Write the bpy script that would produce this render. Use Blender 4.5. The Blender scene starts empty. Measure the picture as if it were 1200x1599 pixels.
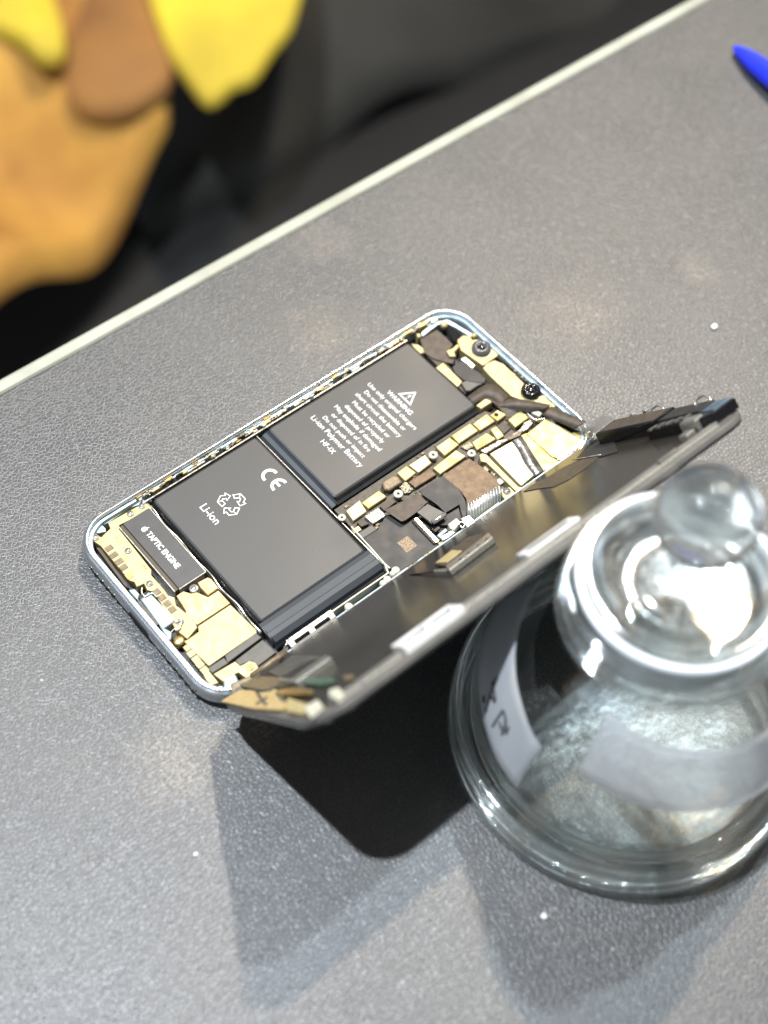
import bpy, bmesh, math, random
from mathutils import Vector, Matrix
from mathutils.geometry import tessellate_polygon
random.seed(7)
S = 0.001                       # all shapes are written in millimetres
scn = bpy.context.scene
COL = scn.collection

# ------------------------------------------------------------------ camera
CR = Matrix(((0.76644565, -0.64107284, 0.0398331),
             (-0.51540313, -0.65083738, -0.55746777),
             (0.38330232, 0.40673865, -0.82924243)))
CT = Vector((-11.5472211, -4.46166922, 415.361253))
FPX = 2219.3
CPOS = -(CR.transposed() @ CT)
cam_d = bpy.data.cameras.new('camera')
cam = bpy.data.objects.new('camera', cam_d)
COL.objects.link(cam)
rt, dn, fw = Vector(CR[0]), Vector(CR[1]), Vector(CR[2])
m = Matrix((rt, -dn, -fw)).transposed().to_4x4()
m.translation = CPOS * S
cam.matrix_world = m
cam_d.sensor_fit = 'HORIZONTAL'
cam_d.sensor_width = 36
cam_d.lens = FPX / 1200 * 36
cam_d.clip_start = 0.01
cam_d.clip_end = 20
cam_d.dof.use_dof = True
cam_d.dof.focus_distance = 0.402
cam_d.dof.aperture_fstop = 9.0
scn.camera = cam

# ------------------------------------------------------------------ world
W = bpy.data.worlds.new('World')
scn.world = W
W.use_nodes = True
nt = W.node_tree
bg = nt.nodes['Background']
tc = nt.nodes.new('ShaderNodeTexCoord')
sep = nt.nodes.new('ShaderNodeSeparateXYZ')
nt.links.new(tc.outputs['Generated'], sep.inputs[0])
nz = nt.nodes.new('ShaderNodeTexNoise')
nz.inputs['Scale'].default_value = 5.0
nz.inputs['Detail'].default_value = 3
mpg = nt.nodes.new('ShaderNodeMapping'); mpg.inputs['Location'].default_value = (5.3, 2.2, 7.9)
nt.links.new(tc.outputs['Generated'], mpg.inputs['Vector'])
nt.links.new(mpg.outputs['Vector'], nz.inputs['Vector'])
cr = nt.nodes.new('ShaderNodeValToRGB')
e = cr.color_ramp.elements
e[0].position = .46; e[0].color = (.13, .17, .21, 1)
e[1].position = .66; e[1].color = (2.2, 2.3, 2.4, 1)
e.new(.55).color = (.17, .21, .26, 1)
e.new(.585).color = (1.3, .72, .22, 1)  # made-up warm and white patches for glass and metal to reflect
e.new(.61).color = (.6, .62, .62, 1)
nt.links.new(nz.outputs['Fac'], cr.inputs[0])
mr = nt.nodes.new('ShaderNodeMapRange')
mr.inputs['From Min'].default_value = -.15
mr.inputs['From Max'].default_value = .35
mr.inputs['To Min'].default_value = .25
mr.inputs['To Max'].default_value = 1.0
nt.links.new(sep.outputs['Z'], mr.inputs['Value'])
vm = nt.nodes.new('ShaderNodeVectorMath'); vm.operation = 'SCALE'
nt.links.new(cr.outputs['Color'], vm.inputs[0])
nt.links.new(mr.outputs['Result'], vm.inputs['Scale'])
hb = nt.nodes.new('ShaderNodeValToRGB')           # added bright band low round the room, gives streaks in the glass
he = hb.color_ramp.elements
he[0].position = .50; he[0].color = (0, 0, 0, 1)
he[1].position = .72; he[1].color = (0, 0, 0, 1)
he.new(.535).color = (3.4, 4.2, 5.2, 1); he.new(.58).color = (3.6, 4.2, 4.8, 1); he.new(.60).color = (.15, .10, .05, 1)
zz = nt.nodes.new('ShaderNodeMath'); zz.operation = 'MULTIPLY_ADD'; zz.inputs[1].default_value = .5; zz.inputs[2].default_value = .5
nt.links.new(sep.outputs['Z'], zz.inputs[0]); nt.links.new(zz.outputs[0], hb.inputs[0])
n3 = nt.nodes.new('ShaderNodeTexNoise'); n3.inputs['Scale'].default_value = 2.1; n3.inputs['Detail'].default_value = 1
nt.links.new(tc.outputs['Generated'], n3.inputs['Vector'])
m3 = nt.nodes.new('ShaderNodeMapRange'); m3.inputs['From Min'].default_value = .50; m3.inputs['From Max'].default_value = .56; m3.inputs['To Min'].default_value = .28
nt.links.new(n3.outputs['Fac'], m3.inputs['Value'])
v3 = nt.nodes.new('ShaderNodeVectorMath'); v3.operation = 'SCALE'
nt.links.new(hb.outputs['Color'], v3.inputs[0]); nt.links.new(m3.outputs['Result'], v3.inputs['Scale'])
va = nt.nodes.new('ShaderNodeVectorMath'); va.operation = 'ADD'
nt.links.new(vm.outputs['Vector'], va.inputs[0]); nt.links.new(v3.outputs['Vector'], va.inputs[1])
nt.links.new(va.outputs['Vector'], bg.inputs['Color'])
bg.inputs['Strength'].default_value = 0.7

# ------------------------------------------------------------------ lamps of the shop ceiling
def lamp(name, loc, power, size, color, target=(0, -30, 0)):
    d = bpy.data.lights.new(name, 'AREA')
    d.shape = 'DISK'; d.size = size; d.energy = power; d.color = color
    o = bpy.data.objects.new(name, d)
    COL.objects.link(o)
    o.location = Vector(loc) * S
    o.rotation_euler = (Vector(target) - Vector(loc)).to_track_quat('-Z', 'Y').to_euler()
    return o
def lamp_dir(d, h): # direction over the panel corner
    k = h / d[2]
    return (-70 + d[0] * k, -75 + d[1] * k, h)
lamp('ceiling_lamp', lamp_dir((-5.7, 15.7, 61), 1500), 50, .04, (.84, .91, 1))
lamp('ceiling_lamp', lamp_dir((34, 16.5, 61), 1500), 21, .04, (.76, .91, 1))
lamp('ceiling_lamp', lamp_dir((38.2, 25.3, 61), 1500), 31, .04, (1, .75, .50))

scn.view_settings.view_transform = 'Standard'
scn.view_settings.look = 'None'
scn.view_settings.exposure = -.1
scn.view_settings.gamma = 1
scn.render.engine = 'CYCLES'
scn.cycles.max_bounces = 14
scn.cycles.transmission_bounces = 12
scn.cycles.glossy_bounces = 6
scn.cycles.transparent_max_bounces = 12
scn.cycles.sample_clamp_indirect = 6

# ------------------------------------------------------------------ where a point of the photograph lies at height z (mm)
CROPS = {'A': (100, 680, 4), 'B': (560, 450, 4), 'C': (200, 900, 4), 'D': (700, 560, 4), 'E': (900, 580, 4),
         'F': (400, 850, 3), 'G': (360, 560, 4), 'H': (540, 700, 5), 'I': (230, 680, 2.927), 'J': (300, 960, 4),
         'Q': (520, 620, 3.529), 'P': (0, 0, 1)}
CRT = CR.transposed()
def at(k, x, y, z):
    a = CROPS[k]
    px, py = a[0] + x / a[2], a[1] + y / a[2]
    d = CRT @ Vector(((px - 600) / FPX, (py - 799.5) / FPX, 1))
    t = (z - CPOS.z) / d.z
    p = CPOS + d * t
    return Vector((p.x, p.y, z))

# ------------------------------------------------------------------ materials
def newmat(name):
    mt = bpy.data.materials.new(name)
    mt.use_nodes = True
    return mt, mt.node_tree, mt.node_tree.nodes['Principled BSDF']
def shell_glass(name, floor, rough=.02, bump=.10, bscale=75, tint=(.93, .965, .95)):
    """a thin blown-glass wall: clear square-on, mirror-like towards its edges, slightly wavy"""
    mt, t, b = newmat(name)
    t.nodes.remove(b)
    L = t.links.new
    tr = t.nodes.new('ShaderNodeBsdfTransparent'); tr.inputs['Color'].default_value = (*tint, 1)
    gl = t.nodes.new('ShaderNodeBsdfGlossy'); gl.inputs['Roughness'].default_value = rough
    gl.inputs['Color'].default_value = (.95, .97, .96, 1)
    tcn = t.nodes.new('ShaderNodeTexCoord')
    n2 = t.nodes.new('ShaderNodeTexNoise'); n2.inputs['Scale'].default_value = bscale; n2.inputs['Detail'].default_value = 2
    L(tcn.outputs['Object'], n2.inputs['Vector'])
    bp = t.nodes.new('ShaderNodeBump'); bp.inputs['Strength'].default_value = bump; bp.inputs['Distance'].default_value = .0012
    L(n2.outputs['Fac'], bp.inputs['Height']); L(bp.outputs['Normal'], gl.inputs['Normal'])
    lw = t.nodes.new('ShaderNodeLayerWeight'); lw.inputs['Blend'].default_value = .5
    L(bp.outputs['Normal'], lw.inputs['Normal'])
    pw = t.nodes.new('ShaderNodeMath'); pw.operation = 'POWER'; pw.inputs[1].default_value = 3.2
    L(lw.outputs['Facing'], pw.inputs[0])
    mp = t.nodes.new('ShaderNodeMapRange'); mp.inputs['To Min'].default_value = floor; mp.inputs['To Max'].default_value = .95
    L(pw.outputs[0], mp.inputs['Value'])
    ms = t.nodes.new('ShaderNodeMixShader')
    L(mp.outputs['Result'], ms.inputs['Fac']); L(tr.outputs[0], ms.inputs[1]); L(gl.outputs[0], ms.inputs[2])
    L(ms.outputs[0], t.nodes['Material Output'].inputs['Surface'])
    return mt
def noise_mix(t, c1, c2, scale, lo=.35, hi=.65, detail=4, coord='Object'):
    tcn = t.nodes.new('ShaderNodeTexCoord')
    n = t.nodes.new('ShaderNodeTexNoise')
    n.inputs['Scale'].default_value = scale
    n.inputs['Detail'].default_value = detail
    t.links.new(tcn.outputs[coord], n.inputs['Vector'])
    r = t.nodes.new('ShaderNodeValToRGB')
    r.color_ramp.elements[0].position = lo
    r.color_ramp.elements[1].position = hi
    r.color_ramp.elements[0].color = (*c1, 1)
    r.color_ramp.elements[1].color = (*c2, 1)
    t.links.new(n.outputs['Fac'], r.inputs[0])
    return r, n, tcn
def simple(name, c, rough=.5, metal=0.0, c2=None, scale=400, bump=0.0, bscale=1500, spec=.5, coat=0, rvar=0):
    mt, t, b = newmat(name)
    c2 = c2 or tuple(v * .8 for v in c)
    r, n, tcn = noise_mix(t, c, c2, scale)
    t.links.new(r.outputs['Color'], b.inputs['Base Color'])
    b.inputs['Roughness'].default_value = rough
    b.inputs['Metallic'].default_value = metal
    b.inputs['Specular IOR Level'].default_value = spec
    b.inputs['Coat Weight'].default_value = coat
    if rvar:
        mm = t.nodes.new('ShaderNodeMapRange')
        mm.inputs['From Min'].default_value = .3; mm.inputs['From Max'].default_value = .7
        mm.inputs['To Min'].default_value = rough - rvar; mm.inputs['To Max'].default_value = rough + rvar
        t.links.new(n.outputs['Fac'], mm.inputs['Value'])
        t.links.new(mm.outputs['Result'], b.inputs['Roughness'])
    if bump:
        n2 = t.nodes.new('ShaderNodeTexNoise')
        n2.inputs['Scale'].default_value = bscale
        n2.inputs['Detail'].default_value = 3
        t.links.new(tcn.outputs['Object'], n2.inputs['Vector'])
        bp = t.nodes.new('ShaderNodeBump')
        bp.inputs['Strength'].default_value = bump
        bp.inputs['Distance'].default_value = .0003
        t.links.new(n2.outputs['Fac'], bp.inputs['Height'])
        t.links.new(bp.outputs['Normal'], b.inputs['Normal'])
    return mt

def leather():
    mt, t, b = newmat('worn_leatherette')
    L = t.links.new
    tcn = t.nodes.new('ShaderNodeTexCoord')
    dist = t.nodes.new('ShaderNodeTexNoise'); dist.inputs['Scale'].default_value = 500
    L(tcn.outputs['Object'], dist.inputs['Vector'])
    add = t.nodes.new('ShaderNodeVectorMath'); add.operation = 'MULTIPLY_ADD'
    add.inputs[1].default_value = (.0011,) * 3
    L(dist.outputs['Color'], add.inputs[0]); L(tcn.outputs['Object'], add.inputs[2])
    vo = t.nodes.new('ShaderNodeTexVoronoi'); vo.feature = 'DISTANCE_TO_EDGE'
    vo.inputs['Scale'].default_value = 860
    L(add.outputs[0], vo.inputs['Vector'])
    line = t.nodes.new('ShaderNodeMapRange')
    line.inputs['From Min'].default_value = 0.0; line.inputs['From Max'].default_value = .16
    L(vo.outputs['Distance'], line.inputs['Value'])
    # base tone, large soft variation
    r1, n1, _ = noise_mix(t, (.024, .025, .026), (.044, .042, .039), 22, .3, .7, 6)
    # dusty creases
    mx = t.nodes.new('ShaderNodeMix'); mx.data_type = 'RGBA'
    inv = t.nodes.new('ShaderNodeMath'); inv.operation = 'SUBTRACT'; inv.inputs[0].default_value = 1
    L(line.outputs['Result'], inv.inputs[1])
    pw = t.nodes.new('ShaderNodeMath'); pw.operation = 'MULTIPLY'; pw.inputs[1].default_value = .24
    L(inv.outputs[0], pw.inputs[0])
    L(pw.outputs[0], mx.inputs['Factor'])
    L(r1.outputs['Color'], mx.inputs['A'])
    mx.inputs['B'].default_value = (.14, .147, .142, 1)
    last = mx.outputs['Result']
    # worn brownish patches where the coating has gone
    for (cx, cy, rad, tone, amt) in ((103, 10, 17, (.13, .105, .08), .6), (34, 54, 15, (.125, .10, .07), .55), (-86, -38, 14, (.16, .135, .10), .7),
                                (60, 84, 12, (.18, .15, .12), .3), (150, -2, 9, (.2, .17, .13), .3), (-64, -44, 7, (.2, .17, .13), .5)):
        sb = t.nodes.new('ShaderNodeVectorMath'); sb.operation = 'SUBTRACT'
        sb.inputs[1].default_value = (cx * S, cy * S, 0)
        L(tcn.outputs['Object'], sb.inputs[0])
        ml = t.nodes.new('ShaderNodeVectorMath'); ml.operation = 'MULTIPLY'; ml.inputs[1].default_value = (1, 1, 0)
        L(sb.outputs[0], ml.inputs[0])
        ln = t.nodes.new('ShaderNodeVectorMath'); ln.operation = 'LENGTH'
        L(ml.outputs[0], ln.inputs[0])
        nn = t.nodes.new('ShaderNodeTexNoise'); nn.inputs['Scale'].default_value = 130; nn.inputs['Detail'].default_value = 5
        L(tcn.outputs['Object'], nn.inputs['Vector'])
        ma = t.nodes.new('ShaderNodeMath'); ma.operation = 'MULTIPLY_ADD'
        ma.inputs[1].default_value = rad * S * 1.6; L(nn.outputs['Fac'], ma.inputs[0]); L(ln.outputs['Value'], ma.inputs[2])
        mp = t.nodes.new('ShaderNodeMapRange'); mp.inputs['From Min'].default_value = rad * S * 1.9
        mp.inputs['From Max'].default_value = rad * S * 1.0
        L(ma.outputs[0], mp.inputs['Value'])
        gr = t.nodes.new('ShaderNodeTexNoise'); gr.inputs['Scale'].default_value = 900
        L(tcn.outputs['Object'], gr.inputs['Vector'])
        gm = t.nodes.new('ShaderNodeMapRange'); gm.inputs['From Min'].default_value = .47; gm.inputs['From Max'].default_value = .54
        gm.inputs['To Min'].default_value = .08; gm.inputs['To Max'].default_value = amt
        L(gr.outputs['Fac'], gm.inputs['Value'])
        mu = t.nodes.new('ShaderNodeMath'); mu.operation = 'MULTIPLY'
        L(mp.outputs['Result'], mu.inputs[0]); L(gm.outputs['Result'], mu.inputs[1])
        m2 = t.nodes.new('ShaderNodeMix'); m2.data_type = 'RGBA'
        L(mu.outputs[0], m2.inputs['Factor']); L(last, m2.inputs['A']); m2.inputs['B'].default_value = (*tone, 1)
        last = m2.outputs['Result']
    # dust grains
    dv = t.nodes.new('ShaderNodeTexVoronoi'); dv.inputs['Scale'].default_value = 60
    L(tcn.outputs['Object'], dv.inputs['Vector'])
    dm = t.nodes.new('ShaderNodeMapRange'); dm.inputs['From Min'].default_value = .026; dm.inputs['From Max'].default_value = .014
    dm.inputs['To Max'].default_value = .8
    L(dv.outputs['Distance'], dm.inputs['Value'])
    dx = t.nodes.new('ShaderNodeMix'); dx.data_type = 'RGBA'
    L(dm.outputs['Result'], dx.inputs['Factor']); L(last, dx.inputs['A']); dx.inputs['B'].default_value = (.38, .37, .34, 1)
    last = dx.outputs['Result']
    L(last, b.inputs['Base Color'])
    rr = t.nodes.new('ShaderNodeMapRange'); rr.inputs['To Min'].default_value = .38; rr.inputs['To Max'].default_value = .47
    L(n1.outputs['Fac'], rr.inputs['Value']); L(rr.outputs['Result'], b.inputs['Roughness'])
    b.inputs['Specular IOR Level'].default_value = .66
    nf = t.nodes.new('ShaderNodeTexNoise'); nf.inputs['Scale'].default_value = 1700; nf.inputs['Detail'].default_value = 2
    L(tcn.outputs['Object'], nf.inputs['Vector'])
    hs = t.nodes.new('ShaderNodeMath'); hs.operation = 'MULTIPLY_ADD'; hs.inputs[1].default_value = .7
    L(nf.outputs['Fac'], hs.inputs[0]); L(line.outputs['Result'], hs.inputs[2])
    bp = t.nodes.new('ShaderNodeBump'); bp.inputs['Strength'].default_value = .36; bp.inputs['Distance'].default_value = .00017
    L(hs.outputs[0], bp.inputs['Height']); L(bp.outputs['Normal'], b.inputs['Normal'])
    return mt

M = {}
M['leather'] = leather()
M['trim'] = simple('pale_edge_trim', (.31, .32, .26), .5, 0, (.24, .24, .19), 45)
M['underside'] = simple('dark_table_side', (.03, .03, .03), .6)
M['frame'] = simple('polished_silver_band', (.74, .76, .77), .30, .95, (.60, .63, .65), 200, rvar=.06)
M['frame_in'] = simple('bluish_anodised_inside', (.42, .50, .54), .4, .5, (.26, .33, .37), 300)
M['floor_in'] = simple('black_graphite_film', (.018, .018, .018), .5, 0, (.04, .036, .03), 600)
M['pcb'] = simple('dark_board', (.018, .015, .011), .5, .2, (.05, .04, .025), 1300)
M['battery'] = simple('battery_pouch', (.022, .024, .025), .46, .08, (.032, .032, .030), 30, bump=.035, bscale=1500, rvar=.08)
M['pouch_fold'] = simple('battery_fold', (.016, .020, .025), .5, 0, (.022, .027, .033), 90, spec=.4)
M['blackfoil'] = simple('black_plastic_film', (.008, .008, .009), .25, 0, (.013, .013, .013), 300)
M['print'] = simple('pale_print', (.80, .81, .81), .5, 0, (.70, .71, .71), 500)
M['shield'] = simple('nickel_shield', (.50, .41, .17), .5, .5, (.40, .31, .11), 260, bump=.08, bscale=900, rvar=.08)
M['shield_white'] = simple('bright_nickel_shield', (.66, .58, .34), .48, .55, (.58, .48, .24), 200, rvar=.08)
M['cream'] = simple('cream_plated_steel', (.43, .36, .18), .5, .3, (.35, .28, .13), 420, bump=.12, bscale=2200)
M['cream_warm'] = simple('golden_stained_plate', (.42, .29, .11), .5, .35, (.48, .38, .20), 650, bump=.12, bscale=2200)
M['copper'] = simple('copper_flex', (.085, .052, .026), .55, .3, (.14, .09, .045), 600, bump=.2, bscale=1500)
M['brownflex'] = simple('brown_flex', (.050, .038, .028), .55, .1, (.075, .058, .042), 500, spec=.3)
M['darkflex'] = simple('matt_black_flex', (.020, .019, .018), .5, 0, (.03, .027, .025), 300, rvar=.08, spec=.3)
M['greyflex'] = simple('grey_flex', (.055, .053, .048), .48, .2, (.085, .08, .07), 400, rvar=.08, spec=.35)
M['silver'] = simple('bright_steel', (.62, .61, .56), .32, .9, (.42, .40, .34), 700, rvar=.1)
M['paint_white'] = simple('pale_plastic', (.46, .45, .36), .45, 0, (.36, .35, .27), 500)
M['paleblue'] = simple('pale_blue_connector', (.36, .44, .46), .42, .15, (.30, .36, .38), 500)
M['motor'] = simple('dark_grey_motor', (.034, .034, .034), .42, .2, (.042, .041, .04), 300)
M['motor_side'] = simple('brown_motor_side', (.05, .038, .02), .45, .3)
M['padbrown'] = simple('brown_contact', (.17, .13, .075), .5, .3, (.11, .08, .045), 900)
M['goldpad'] = simple('gold_contact', (.75, .52, .20), .3, .9)
M['black'] = simple('black_gloss', (.006, .006, .007), .12)
M['hole'] = simple('dark_hole', (.006, .006, .006), .8)
M['lens_ring'] = simple('lens_ring', (.10, .10, .10), .25, .3)
M['panel'] = simple('display_backplate', (.040, .036, .030), .2, .55, (.050, .045, .038), 45, bump=.03, bscale=500, rvar=.04)
M['panel_rim'] = simple('display_rim', (.15, .14, .125), .4, .2, (.10, .095, .085), 100)
M['green'] = simple('green_board', (.05, .085, .06), .5)
M['glass_front'] = simple('display_glass', (.01, .011, .012), .08, 0, (.012, .012, .013), 20, coat=.5)
M['sticker'] = simple('tan_sticker', (.30, .20, .10), .55, 0, (.05, .03, .015), 2600)
M['tape'] = simple('silvery_tape', (.09, .085, .08), .3, .5, (.2, .19, .18), 500, bump=.5, bscale=1200)
M['glue'] = simple('residue', (.24, .21, .14), .35, .5, (.012, .011, .009), 1500, bump=.6)
M['clip_white'] = simple('bright_clip', (.72, .72, .70), .35, .3, (.62, .62, .6), 300)
M['pen'] = simple('blue_plastic', (.012, .025, .62), .3, 0, (.015, .03, .7), 60)
M['penmetal'] = simple('pen_metal', (.7, .7, .7), .25, 1)
M['crumb'] = simple('white_crumb', (.8, .8, .76), .7)
M['orange'] = simple('orange_cloth', (.64, .35, .06), .8, 0, (.30, .13, .025), 7.5)
M['brown'] = simple('brown_fold', (.36, .17, .04), .8, 0, (.22, .10, .03), 6)
M['bluesteel'] = simple('dark_blue_plate', (.10, .15, .20), .3, .4, (.06, .09, .12), 300)
M['yellow'] = simple('yellow_cloth', (.70, .54, .035), .75, 0, (.48, .36, .03), 9)
M['darkcloth'] = simple('dark_cloth', (.030, .029, .024), .8, 0, (.010, .010, .008), 4)
M['floor'] = simple('shadow_dark_floor', (.006, .006, .006), .7, 0, (.010, .010, .009), 4)  # near-black base puts the shadow past the table edge into the colour
M['ink'] = simple('black_ink', (.02, .02, .025), .6)

def glassmat(name, rough=0.0, color=(.97, .985, .98), bump=0, bscale=300, ior=1.5):
    mt, t, b = newmat(name)
    b.inputs['Base Color'].default_value = (*color, 1)
    b.inputs['Roughness'].default_value = rough
    b.inputs['Transmission Weight'].default_value = 1
    b.inputs['IOR'].default_value = ior
    if bump:
        tcn = t.nodes.new('ShaderNodeTexCoord')
        n2 = t.nodes.new('ShaderNodeTexNoise'); n2.inputs['Scale'].default_value = bscale; n2.inputs['Detail'].default_value = 2
        t.links.new(tcn.outputs['Object'], n2.inputs['Vector'])
        bp = t.nodes.new('ShaderNodeBump'); bp.inputs['Strength'].default_value = bump; bp.inputs['Distance'].default_value = .0006
        t.links.new(n2.outputs['Fac'], bp.inputs['Height']); t.links.new(bp.outputs['Normal'], b.inputs['Normal'])
    return mt
def thin_glass(name, clear, bump, bscale):
    """hollow-ware glass: seen square-on mostly clear, towards its edges refracting and reflecting"""
    mt = glassmat(name, 0.01, (.96, .985, .98), bump, bscale)
    t = mt.node_tree
    tr = t.nodes.new('ShaderNodeBsdfTransparent'); tr.inputs['Color'].default_value = (.985, .995, .99, 1)
    lw = t.nodes.new('ShaderNodeLayerWeight'); lw.inputs['Blend'].default_value = .35
    mp = t.nodes.new('ShaderNodeMapRange')
    mp.inputs['From Min'].default_value = 0; mp.inputs['From Max'].default_value = .75
    mp.inputs['To Min'].default_value = 1 - clear; mp.inputs['To Max'].default_value = 1
    t.links.new(lw.outputs['Facing'], mp.inputs['Value'])
    ms = t.nodes.new('ShaderNodeMixShader')
    t.links.new(mp.outputs['Result'], ms.inputs['Fac'])
    t.links.new(tr.outputs[0], ms.inputs[1]); t.links.new(t.nodes['Principled BSDF'].outputs[0], ms.inputs[2])
    t.links.new(ms.outputs[0], t.nodes['Material Output'].inputs['Surface'])
    return mt
M['glass'] = shell_glass('clear_glass', .06, .015, bump=.035, bscale=60, tint=(.965, .975, .972))
M['glass_solid'] = thin_glass('solid_glass', .45, .06, 80)
M['glass_foot'] = shell_glass('foot_glass', .22, .06, .15, 160, (.97, .98, .975))
M['knob'] = thin_glass('knob_glass', .3, .2, 120)
M['arc_liquid'] = shell_glass('clear_arc_liquid', .01, .3, .05, 200, (.99, .99, .99))
M['glass_base'] = shell_glass('wet_glass_floor', .006, .2, .16, 150, (.965, .975, .97))
M['droplet'] = glassmat('water_droplet', 0)
M['ground'] = simple('ground_glass', (.90, .93, .95), .35, 0, (.84, .88, .90), 200, coat=.3)
M['dish'] = shell_glass('stopper_glass', .30, .12, bump=.15, bscale=110, tint=(.96, .97, .96))
mt, t_, b_ = newmat('frosted_tape')
b_.inputs['Base Color'].default_value = (.62, .64, .66, 1)
b_.inputs['Roughness'].default_value = .55
b_.inputs['Transmission Weight'].default_value = .35
b_.inputs['Alpha'].default_value = .52
M['frosttape'] = mt
mt, t_, b_ = newmat('smoky_film')
b_.inputs['Base Color'].default_value = (.20, .19, .17, 1)
b_.inputs['Roughness'].default_value = .3
b_.inputs['Alpha'].default_value = .6
M['film'] = mt

# ------------------------------------------------------------------ mesh helpers
def link(name, me, mat, parent=None, smooth=False):
    o = bpy.data.objects.new(name, me)
    COL.objects.link(o)
    if mat is not None: me.materials.append(M[mat] if isinstance(mat, str) else mat)
    if parent is not None: o.parent = parent
    if smooth:
        for f in me.polygons: f.use_smooth = True
    return o
def from_bm(name, bm, mat, parent=None, smooth=False):
    bmesh.ops.recalc_face_normals(bm, faces=bm.faces)
    me = bpy.data.meshes.new(name)
    bm.to_mesh(me); bm.free()
    return link(name, me, mat, parent, smooth)
def V(p): return Vector(p) * S
def area2(pts):
    return sum(pts[i][0] * pts[(i + 1) % len(pts)][1] - pts[(i + 1) % len(pts)][0] * pts[i][1] for i in range(len(pts)))
def prism_into(bm, pts, z0, z1, bev=0.0, fn=None):
    """vertical prism over polygon pts (mm); bev = chamfer at the top edge; fn maps local to world"""
    pts = [(p[0], p[1]) for p in pts]
    if area2(pts) < 0: pts = pts[::-1]
    n = len(pts)
    fn = fn or (lambda p: p)
    rings = []
    def ring(off, z):
        out = []
        for i in range(n):
            a, b, c = Vector(pts[i - 1]), Vector(pts[i]), Vector(pts[(i + 1) % n])
            d1 = (b - a); d2 = (c - b)
            if d1.length < 1e-6 or d2.length < 1e-6: out.append((b.x, b.y, z)); continue
            d1.normalize(); d2.normalize()
            n1 = Vector((-d1.y, d1.x)); n2 = Vector((-d2.y, d2.x))
            q = n1 + n2
            k = off / max(.45, 1 + n1.dot(n2)) 
            v = b + q * k
            out.append((v.x, v.y, z))
        return [bm.verts.new(V(fn(v))) for v in out]
    rings.append(ring(0, z0))
    if bev > 0:
        rings.append(ring(0, z1 - bev)); rings.append(ring(bev * .35, z1 - bev * .3)); rings.append(ring(bev, z1))
    else:
        rings.append(ring(0, z1))
    for r0, r1 in zip(rings, rings[1:]):
        for i in range(n):
            j = (i + 1) % n
            bm.faces.new((r0[i], r0[j], r1[j], r1[i]))
    bm.faces.new(rings[-1]); bm.faces.new(rings[0][::-1])
def prism(name, pts, z0, z1, mat, parent=None, bev=0.12, fn=None):
    bm = bmesh.new()
    prism_into(bm, pts, z0, z1, bev, fn)
    return from_bm(name, bm, mat, parent)
def cp(k, pts, z): return [at(k, x, y, z) for x, y in pts]
def cprism(name, k, pts, z1, mat, parent=None, z0=2.0, bev=.12):
    return prism(name, cp(k, pts, z1), z0, z1, mat, parent, bev)
def rpoly(x0, y0, x1, y1, r=.6, n=5):
    if x0 > x1: x0, x1 = x1, x0
    if y0 > y1: y0, y1 = y1, y0
    out = []
    for cx, cy, a in ((x1 - r, y1 - r, 0), (x0 + r, y1 - r, 90), (x0 + r, y0 + r, 180), (x1 - r, y0 + r, 270)):
        for i in range(n + 1):
            t = math.radians(a + 90 * i / n)
            out.append((cx + r * math.cos(t), cy + r * math.sin(t)))
    return out
def rbox(name, x0, y0, x1, y1, z0, z1, mat, parent=None, r=.5, bev=.15, fn=None):
    return prism(name, rpoly(x0, y0, x1, y1, r), z0, z1, mat, parent, bev, fn)
def lathe_into(bm, prof, cx, cy, seg=64, close=True, fn=None):
    fn = fn or (lambda p: p)
    rings = []
    for r, z in prof:
        if r < 1e-6:
            rings.append([bm.verts.new(V(fn((cx, cy, z))))])
        else:
            rings.append([bm.verts.new(V(fn((cx + r * math.cos(2 * math.pi * i / seg), cy + r * math.sin(2 * math.pi * i / seg), z)))) for i in range(seg)])
    pairs = list(zip(rings, rings[1:]))
    if close: pairs.append((rings[-1], rings[0]))
    for a, b in pairs:
        for i in range(seg):
            j = (i + 1) % seg
            if len(a) == 1 and len(b) == 1: break
            if len(a) == 1: bm.faces.new((a[0], b[j], b[i]))
            elif len(b) == 1: bm.faces.new((a[i], a[j], b[0]))
            else: bm.faces.new((a[i], a[j], b[j], b[i]))
def lathe(name, prof, cx, cy, mat, parent=None, seg=64, close=False, smooth=True, fn=None):
    bm = bmesh.new()
    lathe_into(bm, prof, cx, cy, seg, close, fn)
    return from_bm(name, bm, mat, parent, smooth)
def tube(name, pts, r, mat, parent=None, seg=8, into=None):
    bm = into or bmesh.new()
    pts = [Vector(p) for p in pts]
    rings = []
    for i, p in enumerate(pts):
        d = (pts[min(i + 1, len(pts) - 1)] - pts[max(i - 1, 0)]).normalized()
        a = d.cross(Vector((0, 0, 1)))
        if a.length < .01: a = d.cross(Vector((1, 0, 0)))
        a.normalize(); b = d.cross(a)
        rr = r[i] if isinstance(r, (list, tuple)) else r
        rings.append([bm.verts.new(V(p + a * rr * math.cos(2 * math.pi * k / seg) + b * rr * math.sin(2 * math.pi * k / seg))) for k in range(seg)])
    for x, y in zip(rings, rings[1:]):
        for k in range(seg):
            bm.faces.new((x[k], x[(k + 1) % seg], y[(k + 1) % seg], y[k]))
    bm.faces.new(rings[0][::-1]); bm.faces.new(rings[-1])
    if into is None: return from_bm(name, bm, mat, parent, True)
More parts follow.
